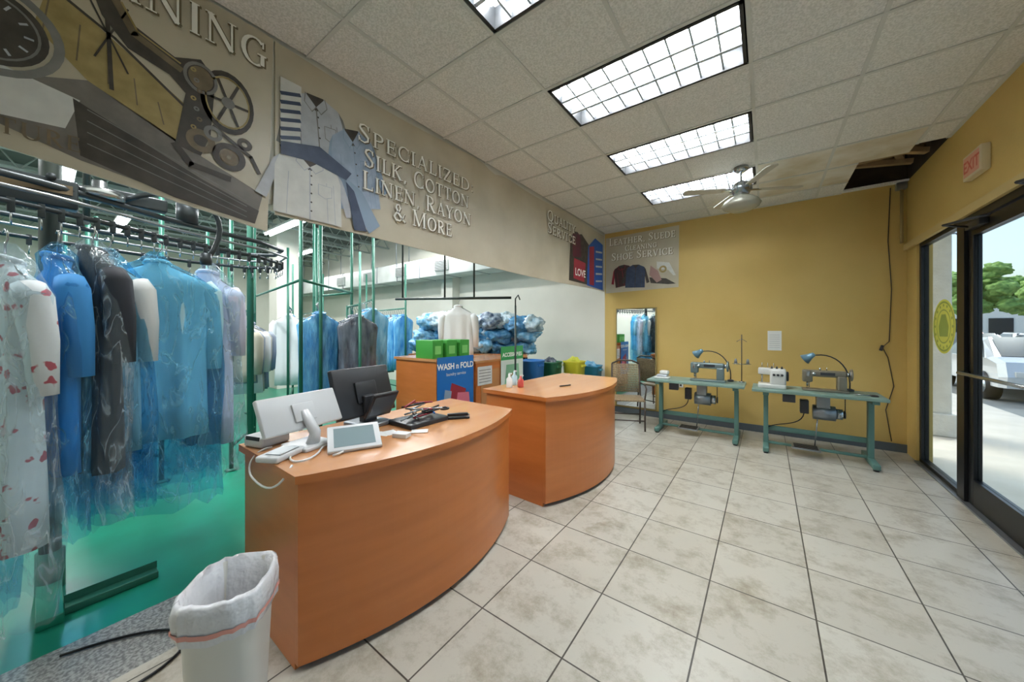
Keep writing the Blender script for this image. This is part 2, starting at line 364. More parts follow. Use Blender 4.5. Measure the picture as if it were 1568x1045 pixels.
b=B('exit_sign'); b.box(XW-.05,XW,4.27,4.57,2.73,2.93,mat('exit_housing','#d8c9a6',.5),.006)
b.M=Matrix(((0,0,-1,XW-.052),(-1,0,0,4.42),(0,1,0,2.83),(0,0,0,1)))
RD=mat('exit_red','#cf5f46',.5); b.poly([(-.13,-.08),(.13,-.08),(.13,.08),(-.13,.08)],0,mat('exit_face','#dfa288',.5)); b.text('EXIT',0,-.045,.13,RD,.001,bold=.003); b.done()
b=B('trim_header_casing'); b.box(XW-.03,XW,2.4,YW,2.46,2.53,mat('casing','#c4ab70',.6)); b.done()

b=B('wall_mirror'); MIR=mat('mirror','#e8eeee',.02,metal=1)
b.box(-2.2,-1.5,YW-.03,YW,.12,1.88,mat('mirror_edge','#8b7a4a',.5)); b.box(-2.18,-1.52,YW-.034,YW-.03,.14,1.86,MIR); b.done()
b=B('wall_notice'); b.box(.02,.18,YW-.006,YW-.0,1.2,1.48,mat('paper','#e4e3dc',.8)); 
for k in range(7): b.box(.04,.16,YW-.0075,YW-.0065,1.24+k*.03,1.243+k*.03,GREY)
b.done()
b=B('electrical_outlet'); b.box(-1.16,-1.09,YW-.012,YW,.55,.67,WHITE,.003); b.box(-1.14,-1.11,YW-.014,YW-.01,.57,.6,DARK); b.box(-1.14,-1.11,YW-.014,YW-.01,.62,.65,DARK); b.done()
b=B('wall_cable')
pts=[(1.24,YW-.01,3.25),(1.22,YW-.01,2.6),(1.25,YW-.01,2.0),(1.23,YW-.01,1.35),(1.17,YW-.02,1.28),(1.22,YW-.01,1.15),(1.27,YW-.01,.8),(1.2,YW-.01,.5),(1.25,YW-.01,.12)]
b.tube(pts,.0045,DARK,6); b.cyl((1.17,YW-.03,1.3),(1.15,YW-.05,1.24),.016,DARK,8); b.done()
b=B('trim_conduit'); b.cyl((1.33,YW-.03,2.55),(1.33,YW-.03,3.28),.015,mat('cond','#a38f5c',.5),8); b.box(1.28,1.37,YW-.08,YW,3.2,3.28,GREY,.004); b.done()

# ceiling fan with light bowl
b=B('ceiling_fan'); b.at(-.22,4.56,0)
b.lathe([(.0,H),(.07,H),(.075,H-.03),(.03,H-.06),(.012,H-.07)],STEEL)
b.lathe([(.01,H-.05),(.01,H-.18)],STEEL,seg=8)
b.lathe([(.02,H-.16),(.07,H-.17),(.095,H-.2),(.1,H-.25),(.08,H-.29),(.06,H-.33)],STEEL,seg=24)
for k in range(10): 
    a=k*math.pi/5; b.cyl((.092*math.cos(a),.092*math.sin(a),H-.19),(.1*math.cos(a),.1*math.sin(a),H-.26),.006,GREY,6)
b.lathe([(.06,H-.31),(.1,H-.33),(.16,H-.37),(.185,H-.41),(.17,H-.44),(.1,H-.475),(.0,H-.485)],mat('shade_glass','#a8a697',.25,metal=.2),seg=32)
BL=mat('fan_blade','#b9b5a8',.5)
for k in range(4):
    a=math.radians(28+90*k); sv=Matrix.Translation((-.22,4.56,H-.25))@Euler((0,0,a)).to_matrix().to_4x4(); b.M=sv@Euler((.15,0,0)).to_matrix().to_4x4()
    b.box(.08,.2,-.02,.02,-.006,.006,STEEL); b.prism([(.17,-.04),(.57,-.055),(.6,-.03),(.6,.03),(.57,.055),(.17,.04)],-.004,.004,BL)
b.done()

# ---------------------------------------------------------------- banners
FRM=Matrix(((0,0,1,XB),(1,0,0,0),(0,1,0,0),(0,0,0,1)))
def pm(n,c,c2=None): return mat(n,c,.45,col2=c2,nscale=14,namt=.5) if c2 else mat(n,c,.45)
INK=pm('print_ink','#544e46','#38332e'); INK2=pm('print_brown','#8a7a60','#665943'); GOLD=pm('print_gold','#b5a06a','#96844f'); TXT=mat('print_text','#fbf9f0',.5); TXS=mat('print_text_shadow','#75694f',.5)
SKY=mat('print_blue','#8fa3b8',.5); WSH=pm('print_white','#e0e0da','#cfcfca'); LGR=pm('print_lightgrey','#c3c7cc','#adb1b7'); NAV=pm('print_navy','#47556f','#35415a'); MID=pm('print_grey','#8c8b86','#74736f')
b=B('banner_dry_cleaning'); b.M=FRM
bp=[(-3.0,2.2),(-.1,2.22),(.35,2.16),(.805,2.09),(.835,3.27),(-3,3.28)]
b.prism(bp,-.009,.004,BAN); z=.006
b.poly([(.02,2.95),(.5,2.62),(.47,2.42),(.12,2.6),(-.02,2.75)],z,GOLD)
b.poly([(-.2,2.46),(.12,2.6),(.5,2.42),(.78,2.3),(.74,2.12),(.1,2.24),(-.2,2.34)],z,pm('print_taupe','#857f77','#6c6761'))
b.poly([(.08,2.5),(.5,2.3),(.76,2.2),(.74,2.12),(.4,2.17),(.1,2.26)],z+.001,INK)
b.poly([(-.5,2.6),(-.2,2.56),(.1,2.5),(.06,2.36),(-.5,2.3)],z+.0008,WSH)
b.stroke([(-.05,2.98),(.2,2.84),(.52,2.58)],.012,z+.001,INK)
for k in range(5): b.stroke([(.02+.08*k,2.9-.07*k),(.0+.09*k,2.72-.05*k)],.005,z+.0005,INK2)
for k in range(4): b.stroke([(.12,2.47-.05*k),(.7,2.24-.03*k)],.004,z+.002,MID)
z+=.002
b.poly([(.1,3.12),(.2,3.08),(.24,2.95),(.4,2.88),(.5,2.93),(.56,2.86),(.54,2.55),(.5,2.42),(.4,2.44),(.44,2.72),(.38,2.78),(.24,2.82),(.16,2.92)],z,INK)
b.stroke([(.2,3.02),(.26,2.9),(.42,2.83)],.03,z+.001,INK2); b.stroke([(.22,3.02),(.27,2.92),(.42,2.86)],.008,z+.002,GOLD)
b.poly([(.08,3.2),(.2,3.2),(.19,3.04),(.1,3.04)],z+.001,INK)
b.stroke([(.17,3.05),(.18,2.85),(.19,2.6)],.014,z+.001,INK)
b.stroke([(.12,2.98),(.24,2.7)],.007,z+.001,INK); b.stroke([(.24,3.0),(.14,2.72)],.007,z+.001,INK)
for k in range(7): b.disc(.47+.012*(k%3),2.86-.05*k,.012,z+.002,[GOLD,MID,INK2][k%3],seg=10,hole=.4)
b.disc(.5,2.83,.07,z+.001,MID,ry=.08,hole=.8); b.disc(.5,2.83,.05,z+.0012,INK2,ry=.06)
b.disc(.615,2.76,.12,z,INK,ry=.17,hole=.84); b.disc(.615,2.76,.1,z+.001,GOLD,ry=.14,hole=.93); b.disc(.615,2.76,.03,z+.001,MID)
for k in range(6):
    a=k*math.pi/3; b.stroke([(.615,2.76),(.615+.1*math.cos(a),2.76+.145*math.sin(a))],.014,z,INK)
b.disc(.5,2.5,.06,z+.002,INK2,hole=.5); b.disc(.62,2.46,.075,z+.002,INK,hole=.6); b.disc(.62,2.46,.04,z+.002,INK2,hole=.3); b.disc(.55,2.56,.04,z+.003,MID,hole=.5)
b.disc(.69,2.56,.035,z+.002,INK,hole=.4); b.stroke([(.55,2.6),(.72,2.5),(.76,2.42)],.02,z+.002,INK); b.stroke([(.4,2.44),(.46,2.36),(.62,2.34)],.03,z+.002,INK)
b.disc(-.13,2.68,.15,z,INK,seg=32); b.disc(-.13,2.68,.13,z+.001,MID,seg=32,hole=.94)
for k in range(12):
    a=k*math.pi/6; b.stroke([(-.13+.09*math.cos(a),2.68+.09*math.sin(a)),(-.13+.11*math.cos(a),2.68+.11*math.sin(a))],.008,z+.001,LGR)
b.disc(-.13,2.68,.19,z,MID,seg=32,hole=.85)
b.serif('DRY CLEANING',.800,3.045,.2,TXS,z+.003,align='R',grow=.004); b.serif('DRY CLEANING',.795,3.05,.2,TXT,z+.004,align='R')
b.serif('ARCHITECTURE',.1,2.27,.08,INK2,z+.004,align='R')
b.done()
b=B('banner_specialized_fabrics'); b.M=FRM
n=60; ya=[.845+(6.17-.845)*i/n for i in range(n+1)]
lo=[(y,2.19+.015*math.sin(y*1.3)) for y in ya]; hi=[(y,3.25+.02*math.sin(y*2.9)-(.05*math.exp(-((y-2.95)/.12)**2))) for y in ya]
b.prism(lo+hi[::-1],-.009,.004,BAN)
z=.007
def shirt(b,cx,cy,w,h,rot,m1,m2,z,sl=True):
    R=lambda x,y:(cx+(x*math.cos(rot)-y*math.sin(rot))*w,cy+(x*math.sin(rot)+y*math.cos(rot))*h)
    if sl:
        b.poly([R(*p) for p in [(-.42,0),(-.5,-.1),(-.72,-.75),(-.58,-.8),(-.46,-.35)]],z,m2)
        b.poly([R(*p) for p in [(.42,0),(.5,-.1),(.72,-.75),(.58,-.8),(.46,-.35)]],z,m2)
    b.poly([R(*p) for p in [(-.5,-1),(.5,-1),(.48,-.2),(.42,.0),(.14,.12),(-.14,.12),(-.42,.0),(-.48,-.2)]],z+.0003,m1)
    b.poly([R(*p) for p in [(-.15,.12),(.15,.12),(.17,.0),(.0,-.12),(-.17,.0)]],z+.0006,INK)
    b.poly([R(*p) for p in [(-.17,.12),(-.2,-.02),(-.08,-.14),(0,-.05)]],z+.0012,m1); b.poly([R(*p) for p in [(.17,.12),(.2,-.02),(.08,-.14),(0,-.05)]],z+.0012,m1)
    b.stroke([R(-.17,.12),R(-.2,-.02),R(-.08,-.14),R(0,-.05)],.005,z+.0016,m2); b.stroke([R(.17,.12),R(.2,-.02),R(.08,-.14),R(0,-.05)],.005,z+.0016,m2)
    b.stroke([R(0,-.1),R(0,-1)],.008,z+.0012,m2)
    for k in range(5): 
        q=R(.02,-.2-.16*k); b.disc(q[0],q[1],.006,z+.0018,INK,seg=8)
    for q in (-.3,.25,.36): b.stroke([R(q,-.25),R(q*1.1,-.98)],.004,z+.0012,m2)
    b.poly([R(.12,-.3),R(.34,-.3),R(.34,-.5),R(.23,-.55),R(.12,-.5)],z+.001,m2); b.poly([R(.13,-.31),R(.33,-.31),R(.33,-.49),R(.23,-.54),R(.13,-.49)],z+.0014,m1)
shirt(b,1.08,3.0,.36,.42,.1,LGR,MID,z)
shirt(b,1.33,2.88,.34,.5,.18,pm('print_paleblue','#a9b9cc','#93a4b9'),SKY,z+.003)
b.poly([(.87,3.06),(.99,3.06),(.98,2.55),(.93,2.45),(.87,2.55)],z+.006,WSH)
for k in range(9): b.stroke([(.875,2.96-.055*k),(.98,3.0-.055*k)],.022,z+.0065,NAV)
shirt(b,1.04,2.58,.42,.36,0,WSH,LGR,z+.008)
b.poly([(1.2,2.62),(1.4,2.52),(1.55,2.3),(1.46,2.22),(1.34,2.4)],z+.007,SKY)
b.poly([(1.28,2.55),(1.34,2.5),(1.44,2.23),(1.34,2.22)],z+.0105,NAV)
b.poly([(.87,2.66),(1.1,2.72),(1.32,2.62),(1.28,2.56),(1.05,2.6),(.87,2.58)],z+.0125,NAV)
zt=z+.014
for (tx,yy,cx,wd) in (('SPECIALIZED:',2.885,1.98,1.24),('SILK, COTTON',2.715,1.97,1.12),('LINEN, RAYON',2.545,1.98,1.16),('& MORE',2.38,1.98,.64)):
    b.serif(tx,cx+.007,yy-.006,.135,TXS,zt,width=wd,small=.84,grow=.0015); b.serif(tx,cx,yy,.135,TXT,zt+.0006,width=wd,small=.84,grow=.001)
for tx,yy in (('QUALITY',3.0),('SERVICE',2.83)):
    b.serif(tx,4.53,yy-.009,.14,TXS,zt,width=.85,grow=.006); b.serif(tx,4.51,yy,.14,TXT,zt+.0006,width=.85,grow=.003)
RED=mat('print_red','#a0303c',.5); BLU=mat('print_strongblue','#2b62b8',.5)
b.poly([(4.75,2.25),(5.5,2.25),(5.55,2.9),(5.2,3.05),(4.8,2.95)],z,INK); b.poly([(4.9,2.3),(5.3,2.28),(5.35,2.6),(4.92,2.62)],z+.001,RED)
b.text('LOVE',5.15,2.36,.16,TXT,z+.002,bold=.004)
b.poly([(5.4,2.24),(6.1,2.22),(6.1,3.05),(5.75,3.1),(5.45,2.9)],z+.001,BLU); b.poly([(5.5,2.26),(5.7,2.26),(5.7,2.95),(5.5,2.9)],z+.002,RED)
for k in range(5): b.stroke([(5.78,2.35+.13*k),(6.05,2.38+.13*k)],.03,z+.002,WSH)
shirt(b,5.0,3.0,.3,.35,.1,mat('print_maroon','#6b3040',.5),INK,z+.002)
b.done()
b=B('banner_leather_suede'); b.M=Matrix(((1,0,0,0),(0,0,-1,YW),(0,1,0,0),(0,0,0,1)))
b.prism([(-2.40,2.17),(-1.16,2.2),(-1.15,3.22),(-2.40,3.19)],.0005,.006,BAN); z=.008
for tx,yy,sz,wd in (('LEATHER, SUEDE',3.04,.13,1.12),('CLEANING',2.91,.095,.54),('SHOE SERVICE',2.76,.135,1.04)):
    b.serif(tx,-1.762,yy-.006,sz,TXS,z,width=wd,grow=.003); b.serif(tx,-1.77,yy,sz,TXT,z+.001,width=wd,grow=.002)
shirt(b,-2.1,2.62,.32,.34,.15,mat('print_leather','#4b3230',.5),RED,z+.002); shirt(b,-1.85,2.6,.34,.36,-.05,NAV,INK,z+.005)
b.poly([(-1.5,2.66),(-1.3,2.62),(-1.2,2.4),(-1.24,2.4),(-1.32,2.5),(-1.5,2.54)],z+.002,WSH)
b.poly([(-1.62,2.4),(-1.35,2.36),(-1.2,2.26),(-1.32,2.26),(-1.6,2.3)],z+.003,INK); b.disc(-1.4,2.52,.06,z+.004,GOLD,hole=.5)
b.poly([(-1.6,2.6),(-1.48,2.5),(-1.42,2.34),(-1.5,2.3),(-1.62,2.44)],z+.004,mat('print_rose','#b08c84',.5))
b.done()

# ---------------------------------------------------------------- counters
def counter(name,x0,x1,y0,y1,h,bul,rot=0,top_over=.02):
    b=B(name); cx,cy=(x0+x1)/2,(y0+y1)/2; b.at(cx,cy,0,rz=rot); hx=(x1-x0)/2; hy=(y1-y0)/2
    n=24
    def curve(off): return [(hx+off+bul*(1-((2*i/n)-1)**2),-hy+(2*hy)*i/n) for i in range(n+1)]
    c=curve(0); ci=curve(-.03)
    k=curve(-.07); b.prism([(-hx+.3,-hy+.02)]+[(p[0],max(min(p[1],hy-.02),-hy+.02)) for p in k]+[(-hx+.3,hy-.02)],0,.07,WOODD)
    b.prism(c+ci[::-1],.03,h-.035,WOOD,False)
    b.box(-hx+.03,hx-.0305,-hy,-hy+.03,.0,h-.035,WOOD); b.box(-hx+.03,hx-.0305,hy-.03,hy,.0,h-.035,WOOD)
    b.box(hx-.06,hx-.04,-hy+.03,hy-.03,.07,h-.035,WOOD); b.box(-hx+.1,hx-.06,-hy+.03,hy-.03,h*.5,h*.5+.02,WOOD)
    b.box(-hx+.1,hx-.06,-.01,.01,.0,h-.035,WOOD)
    o=top_over
    t=[(-hx,-hy-o)]+[(p[0]+o,p[1]*(1+o/hy)) for p in c]+[(-hx,hy+o)]
    b.prism(t,h-.035,h,WOOD); b.poly(t,h+.0006,WOODT)
    b.done()
counter('curved_reception_counter',-2.33,-1.64,.66,2.19,.87,.19)
counter('curved_reception_counter',-2.17,-1.47,2.52,4.02,.93,.19,rot=-.03)
b=B('storage_counter')
b.box(-3.86,-3.09,2.72,3.34,0,1.12,WOOD); b.box(-3.88,-3.08,2.7,3.36,1.12,1.15,WOODT)
b.box(-3.8,-3.09,3.4,4.46,0,1.05,WOOD); b.box(-3.82,-3.08,3.38,4.48,1.05,1.08,WOODT)
b.box(-3.088,-3.083,3.5,3.9,.2,.95,WOODT)
b.done()
PX=Matrix(((0,0,1,-3.08),(1,0,0,0),(0,1,0,0),(0,0,0,1)))
PB=mat('poster_blue','#1d6fb8',.4); PG=mat('poster_green','#8cc29a',.4)
b=B('wash_and_fold_poster'); b.M=PX
b.poly([(2.72,.3),(3.34,.3),(3.34,1.17),(2.72,1.17)],.002,PB); b.text('WASH n FOLD',3.03,1.02,.1,TXT,.004,bold=.003,sx=.95); b.text('laundry service',3.03,.94,.055,TXT,.004)
b.poly([(2.85,.45),(3.1,.4),(3.2,.75),(2.95,.85)],.004,RED); b.poly([(3.0,.4),(3.28,.48),(3.25,.7),(3.05,.72)],.005,mat('poster_pink','#e07b8e',.5)); b.poly([(2.8,.5),(2.9,.48),(2.95,.75),(2.84,.78)],.005,SKY)
b.done()
b=B('accessories_poster'); b.M=PX
b.poly([(3.92,.3),(4.48,.3),(4.48,1.25),(3.92,1.25)],.002,mat('poster_pale','#dfe8dc',.4)); b.poly([(3.92,1.05),(4.48,1.05),(4.48,1.25),(3.92,1.25)],.003,mat('poster_g2','#3fa45c',.4)); b.text('ACCESSORIES',4.2,1.1,.08,TXT,.004,bold=.003)
b.poly([(3.98,.5),(4.42,.5),(4.36,.98),(4.05,.98)],.003,PG); b.disc(4.2,.75,.1,.004,GOLD); b.done()
b=B('wall_flyer'); b.M=PX; b.poly([(3.42,.75),(3.72,.75),(3.72,1.0),(3.42,1.0)],.002,WSH); 
for k in range(5): b.stroke([(3.45,.79+.04*k),(3.69,.79+.04*k)],.01,.003,MID)
b.done()
GB=mat('green_box','#3f9a3c',.5)
for (x,y,a) in ((-3.33,2.82,.03),(-3.3,3.03,-.03),(-3.28,3.23,.02)):
    b=B('green_carton'); b.at(x,y,1.15,rz=a); b.box(-.15,.15,-.085,.085,0,.22,GB,.004); b.box(-.15,.15,-.005,.005,.22,.223,mat('tape','#2f7a30',.3)); b.box(.151,.152,-.05,.05,.05,.15,mat('lbl','#7cc46c',.5)); b.done()

# ---------------------------------------------------------------- counter items
ZC=.8706
b=B('white_pos_terminal'); b.at(-2.0,.86,ZC,rz=math.radians(12))
LG=mat('pos_white','#d3d5d6',.3)
b.box(-.1,.1,-.09,.09,0,.02,LG,.006)
b.tube([(0.03,0,.01),(.05,0,.08),(-.04,0,.18)],[.035,.028,.024],LG,10)
sv=b.M.copy(); b.at(-.06,0,.17,ry=-.45,par=sv); b.box(-.012,.018,-.22,.22,-.09,.11,LG,.008); b.box(-.0135,-.011,-.2,.2,-.08,.1,DARK)
b.box(.018,.03,-.06,.06,-.05,.05,LG,.004); b.done()
b=B('receipt_printer'); b.at(-2.22,.74,ZC,rz=.3); b.box(-.07,.07,-.08,.08,0,.06,LG,.012); b.box(-.05,.05,-.082,-.078,.04,.06,DARK); b.done()
b=B('touchscreen_pos_monitor'); b.at(-2.12,1.28,ZC,rz=math.radians(8))
b.box(-.12,.12,-.1,.1,0,.03,GREY,.01); b.box(-.03,.03,-.05,.05,.02,.2,DARK,.01)
sv=b.M.copy(); b.at(-.04,0,.2,ry=-.3,par=sv); b.box(-.02,.02,-.22,.22,-.14,.18,DARK,.01); b.box(.02,.035,-.08,.08,-.06,.08,DARK,.006)
b.at(.09,.03,.13,ry=.5,par=sv); b.box(-.01,.01,-.1,.1,-.08,.1,DARK,.005); b.box(.0105,.0115,-.085,.085,-.06,.08,mat('screen_grey','#5b636b',.15))
b.done()
b=B('payment_tablet'); b.at(-1.79,1.0,ZC,rz=math.radians(-25))
b.prism([(-.09,-.1),(.09,-.1),(.07,.1),(-.07,.1)],0,.015,LG)
sv=b.M.copy(); b.at(0,0,.05,ry=.42,par=sv); b.box(-.1,.1,-.13,.13,-.01,.008,LG,.006); b.box(-.075,.075,-.1,.1,.0085,.0095,mat('tablet_screen','#7f9094',.15))
b.at(0,0,0,par=sv); b.box(-.08,-.02,-.09,.09,.01,.07,LG,.01); b.done()
b=B('card_reader'); b.at(-1.93,.7,ZC,rz=.5); b.box(-.06,.06,-.09,.09,0,.03,LG,.01); b.box(-.03,.05,-.06,.06,.03,.035,GREY); b.done()
b=B('computer_keyboard'); b.at(-2.0,1.09,ZC,rz=math.radians(95)); b.box(-.03,.15,-.05,.05,0,.018,DARK,.005)
for i in range(9):
    for j in range(4): b.box(-.022+.018*i,-.009+.018*i,-.042+.022*j,-.025+.022*j,.018,.023,BLACK)
b.done()
b=B('paper_receipts'); 
for k,(x,y,a) in enumerate(((-1.86,1.22,.3),(-1.84,1.26,-.2),(-1.72,1.38,.8))): b.at(x,y,ZC+.0015*k,rz=a); b.box(-.05,.05,-.035,.035,0,.001,WHITE)
b.done()
b=B('white_cable')
b.tube(bez((-2.0,.8,ZC+.008),(-1.75,.6,ZC+.008),(-1.7,.75,ZC+.008),(-1.85,.85,ZC+.008))+bez((-1.85,.85,ZC+.01),(-2.0,.95,ZC+.01),(-1.7,1.0,ZC+.01),(-1.72,.85,ZC+.008))[1:],.005,WHITE,6)
b.tube(bez((-2.1,.72,ZC+.008),(-2.1,.63,ZC+.02),(-2.1,.60,.8),(-2.0,.605,.78),10)+bez((-2.0,.605,.78),(-1.8,.61,.74),(-1.7,.62,.82),(-1.75,.68,ZC+.008),10)[1:],.005,WHITE,6)
b.done()
b=B('pen_and_scissors_tray'); b.at(-1.9,1.52,ZC)
b.box(-.12,.12,-.16,.16,0,.03,DARK,.006)
random.seed(3)
for k in range(20):
    a=random.uniform(-.6,.6)+(math.pi/2 if k%2 else 0); x,y=random.uniform(-.08,.08),random.uniform(-.12,.12)
    c=random.choice([BLACK,STEEL,PB,RED,GREY,DARK]); zz=.035+.004*k
    dx,dy=.08*math.cos(a),.08*math.sin(a); b.cyl((x-dx,y-dy,zz),(x+dx,y+dy,zz+.012),.006,c,6)
b.tube([(.05+.025*math.cos(t),.1+.03*math.sin(t),.08) for t in [i*math.pi/6 for i in range(12)]],.006,BLACK,6,closed=True)
b.tube([(.1+.025*math.cos(t),.14+.03*math.sin(t),.08) for t in [i*math.pi/6 for i in range(12)]],.006,BLACK,6,closed=True)
b.done()
b=B('stapler'); b.at(-1.75,1.74,ZC,rz=.9); b.box(-.08,.08,-.018,.018,0,.014,BLACK,.004); b.box(-.075,.07,-.015,.015,.02,.04,BLACK,.005); b.box(.05,.08,-.012,.012,.01,.03,STEEL); b.done()
b=B('business_card_stack'); b.at(-1.72,1.25,ZC,rz=.4); b.box(-.045,.045,-.03,.03,0,.025,WHITE,.002); b.box(-.04,.04,-.025,.025,.0252,.0256,LGR); b.done()
for (x,y,c,hh) in ((-2.03,2.72,WHITE,.13),(-1.95,2.8,mat('bottle_red','#c7524a',.3),.11),(-2.07,2.86,mat('bottle_clear','#bcd6dc',.15),.14)):
    b=B('sanitizer_bottle'); b.at(x,y,.9306); b.lathe([(.028,0),(.03,.01),(.03,hh*.65),(.012,hh*.8),(.012,hh)],c,seg=14); b.box(-.006,.03,-.006,.006,hh,hh+.012,WHITE); b.done()
b=B('ballpoint_pen'); b.cyl((-1.65,3.05,.937),(-1.6,3.18,.937),.006,BLACK,6); b.done()

# trash can
b=B('trash_can'); b.at(-1.545,.40,0,rz=math.radians(-38)); TC=mat('can_plastic','#cfcec6',.45)
def rr(w,d,z,n=32,p=4,jit=0):
    o=[]
    for k in range(n):
        t=2*math.pi*k/n; c,s_=math.cos(t),math.sin(t)
        x=math.copysign(abs(c)**(2/p),c)*w; y=math.copysign(abs(s_)**(2/p),s_)*d
        o.append((x*(1+jit*math.sin(7*t)),y*(1+jit*math.cos(5*t)),z+jit*.3*math.sin(9*t)))
    return o
tw,td=.14,.12
def rt(q,z,jit=0):
    r=rr(tw*q,td*q,z,n=64,p=3,jit=0)
    return [(x*(1+jit*noise.noise(Vector((k*.55,z*6,1)))*1.5),y*(1+jit*noise.noise(Vector((k*.55,z*6,1)))*1.5),zz+jit*.25*noise.noise(Vector((k*.4,3,z)))) for k,(x,y,zz) in enumerate(r)]
b.rings([rt(.74,0),rt(.77,.01),rt(.97,.58),rt(1.03,.6),rt(.97,.6),rt(.74,.02)],TC,cap=True)
LN=mat('bin_liner','#d6d7d9',.2,bump=.9,bscale=14)
b.rings([rt(1.05,.49,.05),rt(1.08,.54,.06),rt(1.1,.58,.05),rt(1.07,.61,.03),rt(.97,.618,.04),rt(.88,.5,.1),rt(.8,.38,.16),rt(.6,.28,.2),rt(.2,.24,.2)],LN,cap=False)
b.rings([rt(1.085,.515,.05),rt(1.1,.525,.05),rt(1.1,.532,.05)],mat('liner_drawstring','#d8988c',.5),cap=False)
b.done()
b=B('floor_power_cable'); b.tube(bez((-2.6,.05,.008),(-2.4,.6,.008),(-2.05,.45,.008),(-2.15,.1,.008),20)+bez((-2.15,.1,.008),(-2.2,-.1,.008),(-2.5,-.1,.008),(-2.7,-.3,.008),14)[1:],.006,BLACK,6); b.done()

# ---------------------------------------------------------------- chair
b=B('wicker_folding_chair'); b.at(-1.72,5.35,0,rz=math.radians(25)); WK=mat('wicker','#a08c6c',.6,col2='#7c684c',nscale=60,namt=.3)
CF=mat('chair_frame','#4a4038',.4,metal=.3)
for sx in(-.22,.22):
    b.tube([(sx,.24,0),(sx,.2,.45),(sx*.95,.26,.95)],.013,CF,8); b.tube([(sx,-.22,0),(sx,-.2,.44),(sx,-.05,.44)],.013,CF,8)
    b.tube([(sx,-.18,.44),(sx*1.1,-.2,.62),(sx*1.1,-.1,.66),(sx,.22,.66)],.012,CF,8)
b.tube([(-.21,.26,.95),(-.1,.28,1.0),(.1,.28,1.0),(.21,.26,.95)],.014,CF,8)
b.cyl((-.22,-.21,.15),(.22,-.21,.15),.01,CF,8); b.cyl((-.22,.22,.15),(.22,.22,.15),.01,CF,8)
b.box(-.22,.22,-.22,.2,.43,.46,WK,.01)
for k in range(18): 
    x=-.2+.4*k/17; b.cyl((x,.21,.5),(x*.95,.265,.95),.009,WK,5)
for k in range(12): b.cyl((-.2,.212+.0045*k,.52+.037*k),(.2,.212+.0045*k,.52+.037*k),.007,WK,5)
b.done()

# ---------------------------------------------------------------- sewing tables
def sewing_table(x0,x1,y0,y1,zt=.77):
    b=B('sewing_table'); TT=mat('table_top_paint','#809c91',.4,col2='#6c867b',nscale=6)
    b.box(x0,x1,y0,y1,zt-.035,zt,TT,.006)
    yc=(y0+y1)/2
    for x in (x0+.14,x1-.1):
        b.box(x-.03,x+.03,y0+.02,y1-.02,zt-.07,zt-.036,MACH,.004)
        b.box(x-.025,x+.025,yc-.04,yc+.04,.07,zt-.06,MACH,.004)
        b.box(x-.03,x+.03,y0-.02,y1+.02,.02,.075,MACH,.008)
        for yy in (y0+.02,y1-.02): b.cyl((x,yy,0),(x,yy,.03),.025,DARK,10)
    b.box(x0+.14,x1-.1,yc+.02,yc+.045,.22,.28,MACH,.004); b.box(x0+.14,x1-.1,yc-.02,yc+.02,.06,.09,MACH,.004)
    xm=(x0+x1)/2
    b.box(xm-.2,xm+.06,yc-.2,yc+.02,.09,.105,GREY,.004)
    for k in range(5): b.box(xm-.18,xm+.04,yc-.18+.04*k,yc-.165+.04*k,.105,.112,DARK)
    b.cyl((xm+.02,yc,.1),(xm+.05,yc,.5),.007,STEEL,6)
    b.cyl((xm,yc-.02,.52),(xm+.2,yc-.02,.52),.085,GREY,18); b.cyl((xm+.2,yc-.02,.52),(xm+.26,yc-.02,.52),.06,STEEL,18); b.cyl((xm+.27,yc-.02,.52),(xm+.285,yc-.02,.52),.045,DARK,16)
    b.box(xm+.03,xm+.15,yc-.08,yc+.04,.58,zt-.03,GREY,.005); b.box(xm-.12,xm-.04,yc-.1,yc-.0,.5,.66,DARK,.008)
    b.tube([(xm+.278,yc-.05,.52),(xm+.278,yc-.05,zt-.03)],.005,BLACK,6)
    b.tube(bez((xm-.08,yc-.05,.5),(xm-.1,yc,.3),(xm-.35,yc,.35),(x0+.15,yc,.25)),.006,BLACK,6)
    b.box(x0+.3,x0+.42,y0+.02,y0+.1,zt-.13,zt-.04,DARK,.005)
    return b.done()
sewing_table(-1.42,-.22,5.3,5.84); sewing_table(-.14,1.04,5.2,5.74)
def sewing_machine(x,y,rz,m1,z=.77,s=1):
    b=B('sewing_machine'); b.M=Matrix.Translation((x,y,z))@Euler((0,0,rz)).to_matrix().to_4x4()@Matrix.Scale(s,4)
    b.box(-.24,.24,-.09,.09,0,.03,m1,.008)
    b.box(.12,.22,-.06,.06,.02,.22,m1,.02)
    b.box(-.2,.22,-.05,.05,.2,.29,m1,.022)
    b.box(-.24,-.13,-.055,.055,.12,.29,m1,.02)
    b.cyl((-.185,0,.13),(-.185,0,.06),.011,STEEL,8); b.cyl((-.185,0,.06),(-.185,0,.032),.003,STEEL,6)
    b.box(-.2,-.17,-.015,.03,.035,.042,STEEL); b.cyl((-.165,0,.13),(-.165,0,.04),.006,STEEL,6)
    b.cyl((.22,0,.245),(.25,0,.245),.03,STEEL,12)
    b.tube([(.265,.07*math.cos(t),.245+.07*math.sin(t)) for t in [i*math.pi/8 for i in range(16)]],.013,m1,8,closed=True); b.cyl((.25,0,.245),(.272,0,.245),.055,GREY,16)
    b.cyl((-.12,-.05,.24),(-.12,-.07,.24),.022,STEEL,10); b.box(-.2,-.165,-.07,-.05,.2,.27,STEEL,.003)
    b.cyl((.02,0,.29),(.02,0,.33),.006,STEEL,6); b.cyl((-.05,0,.29),(-.05,0,.32),.012,STEEL,8)
    b.box(-.05,.1,-.0525,-.05,.225,.265,mat('nameplate','#34383c',.4))
    return b.done()
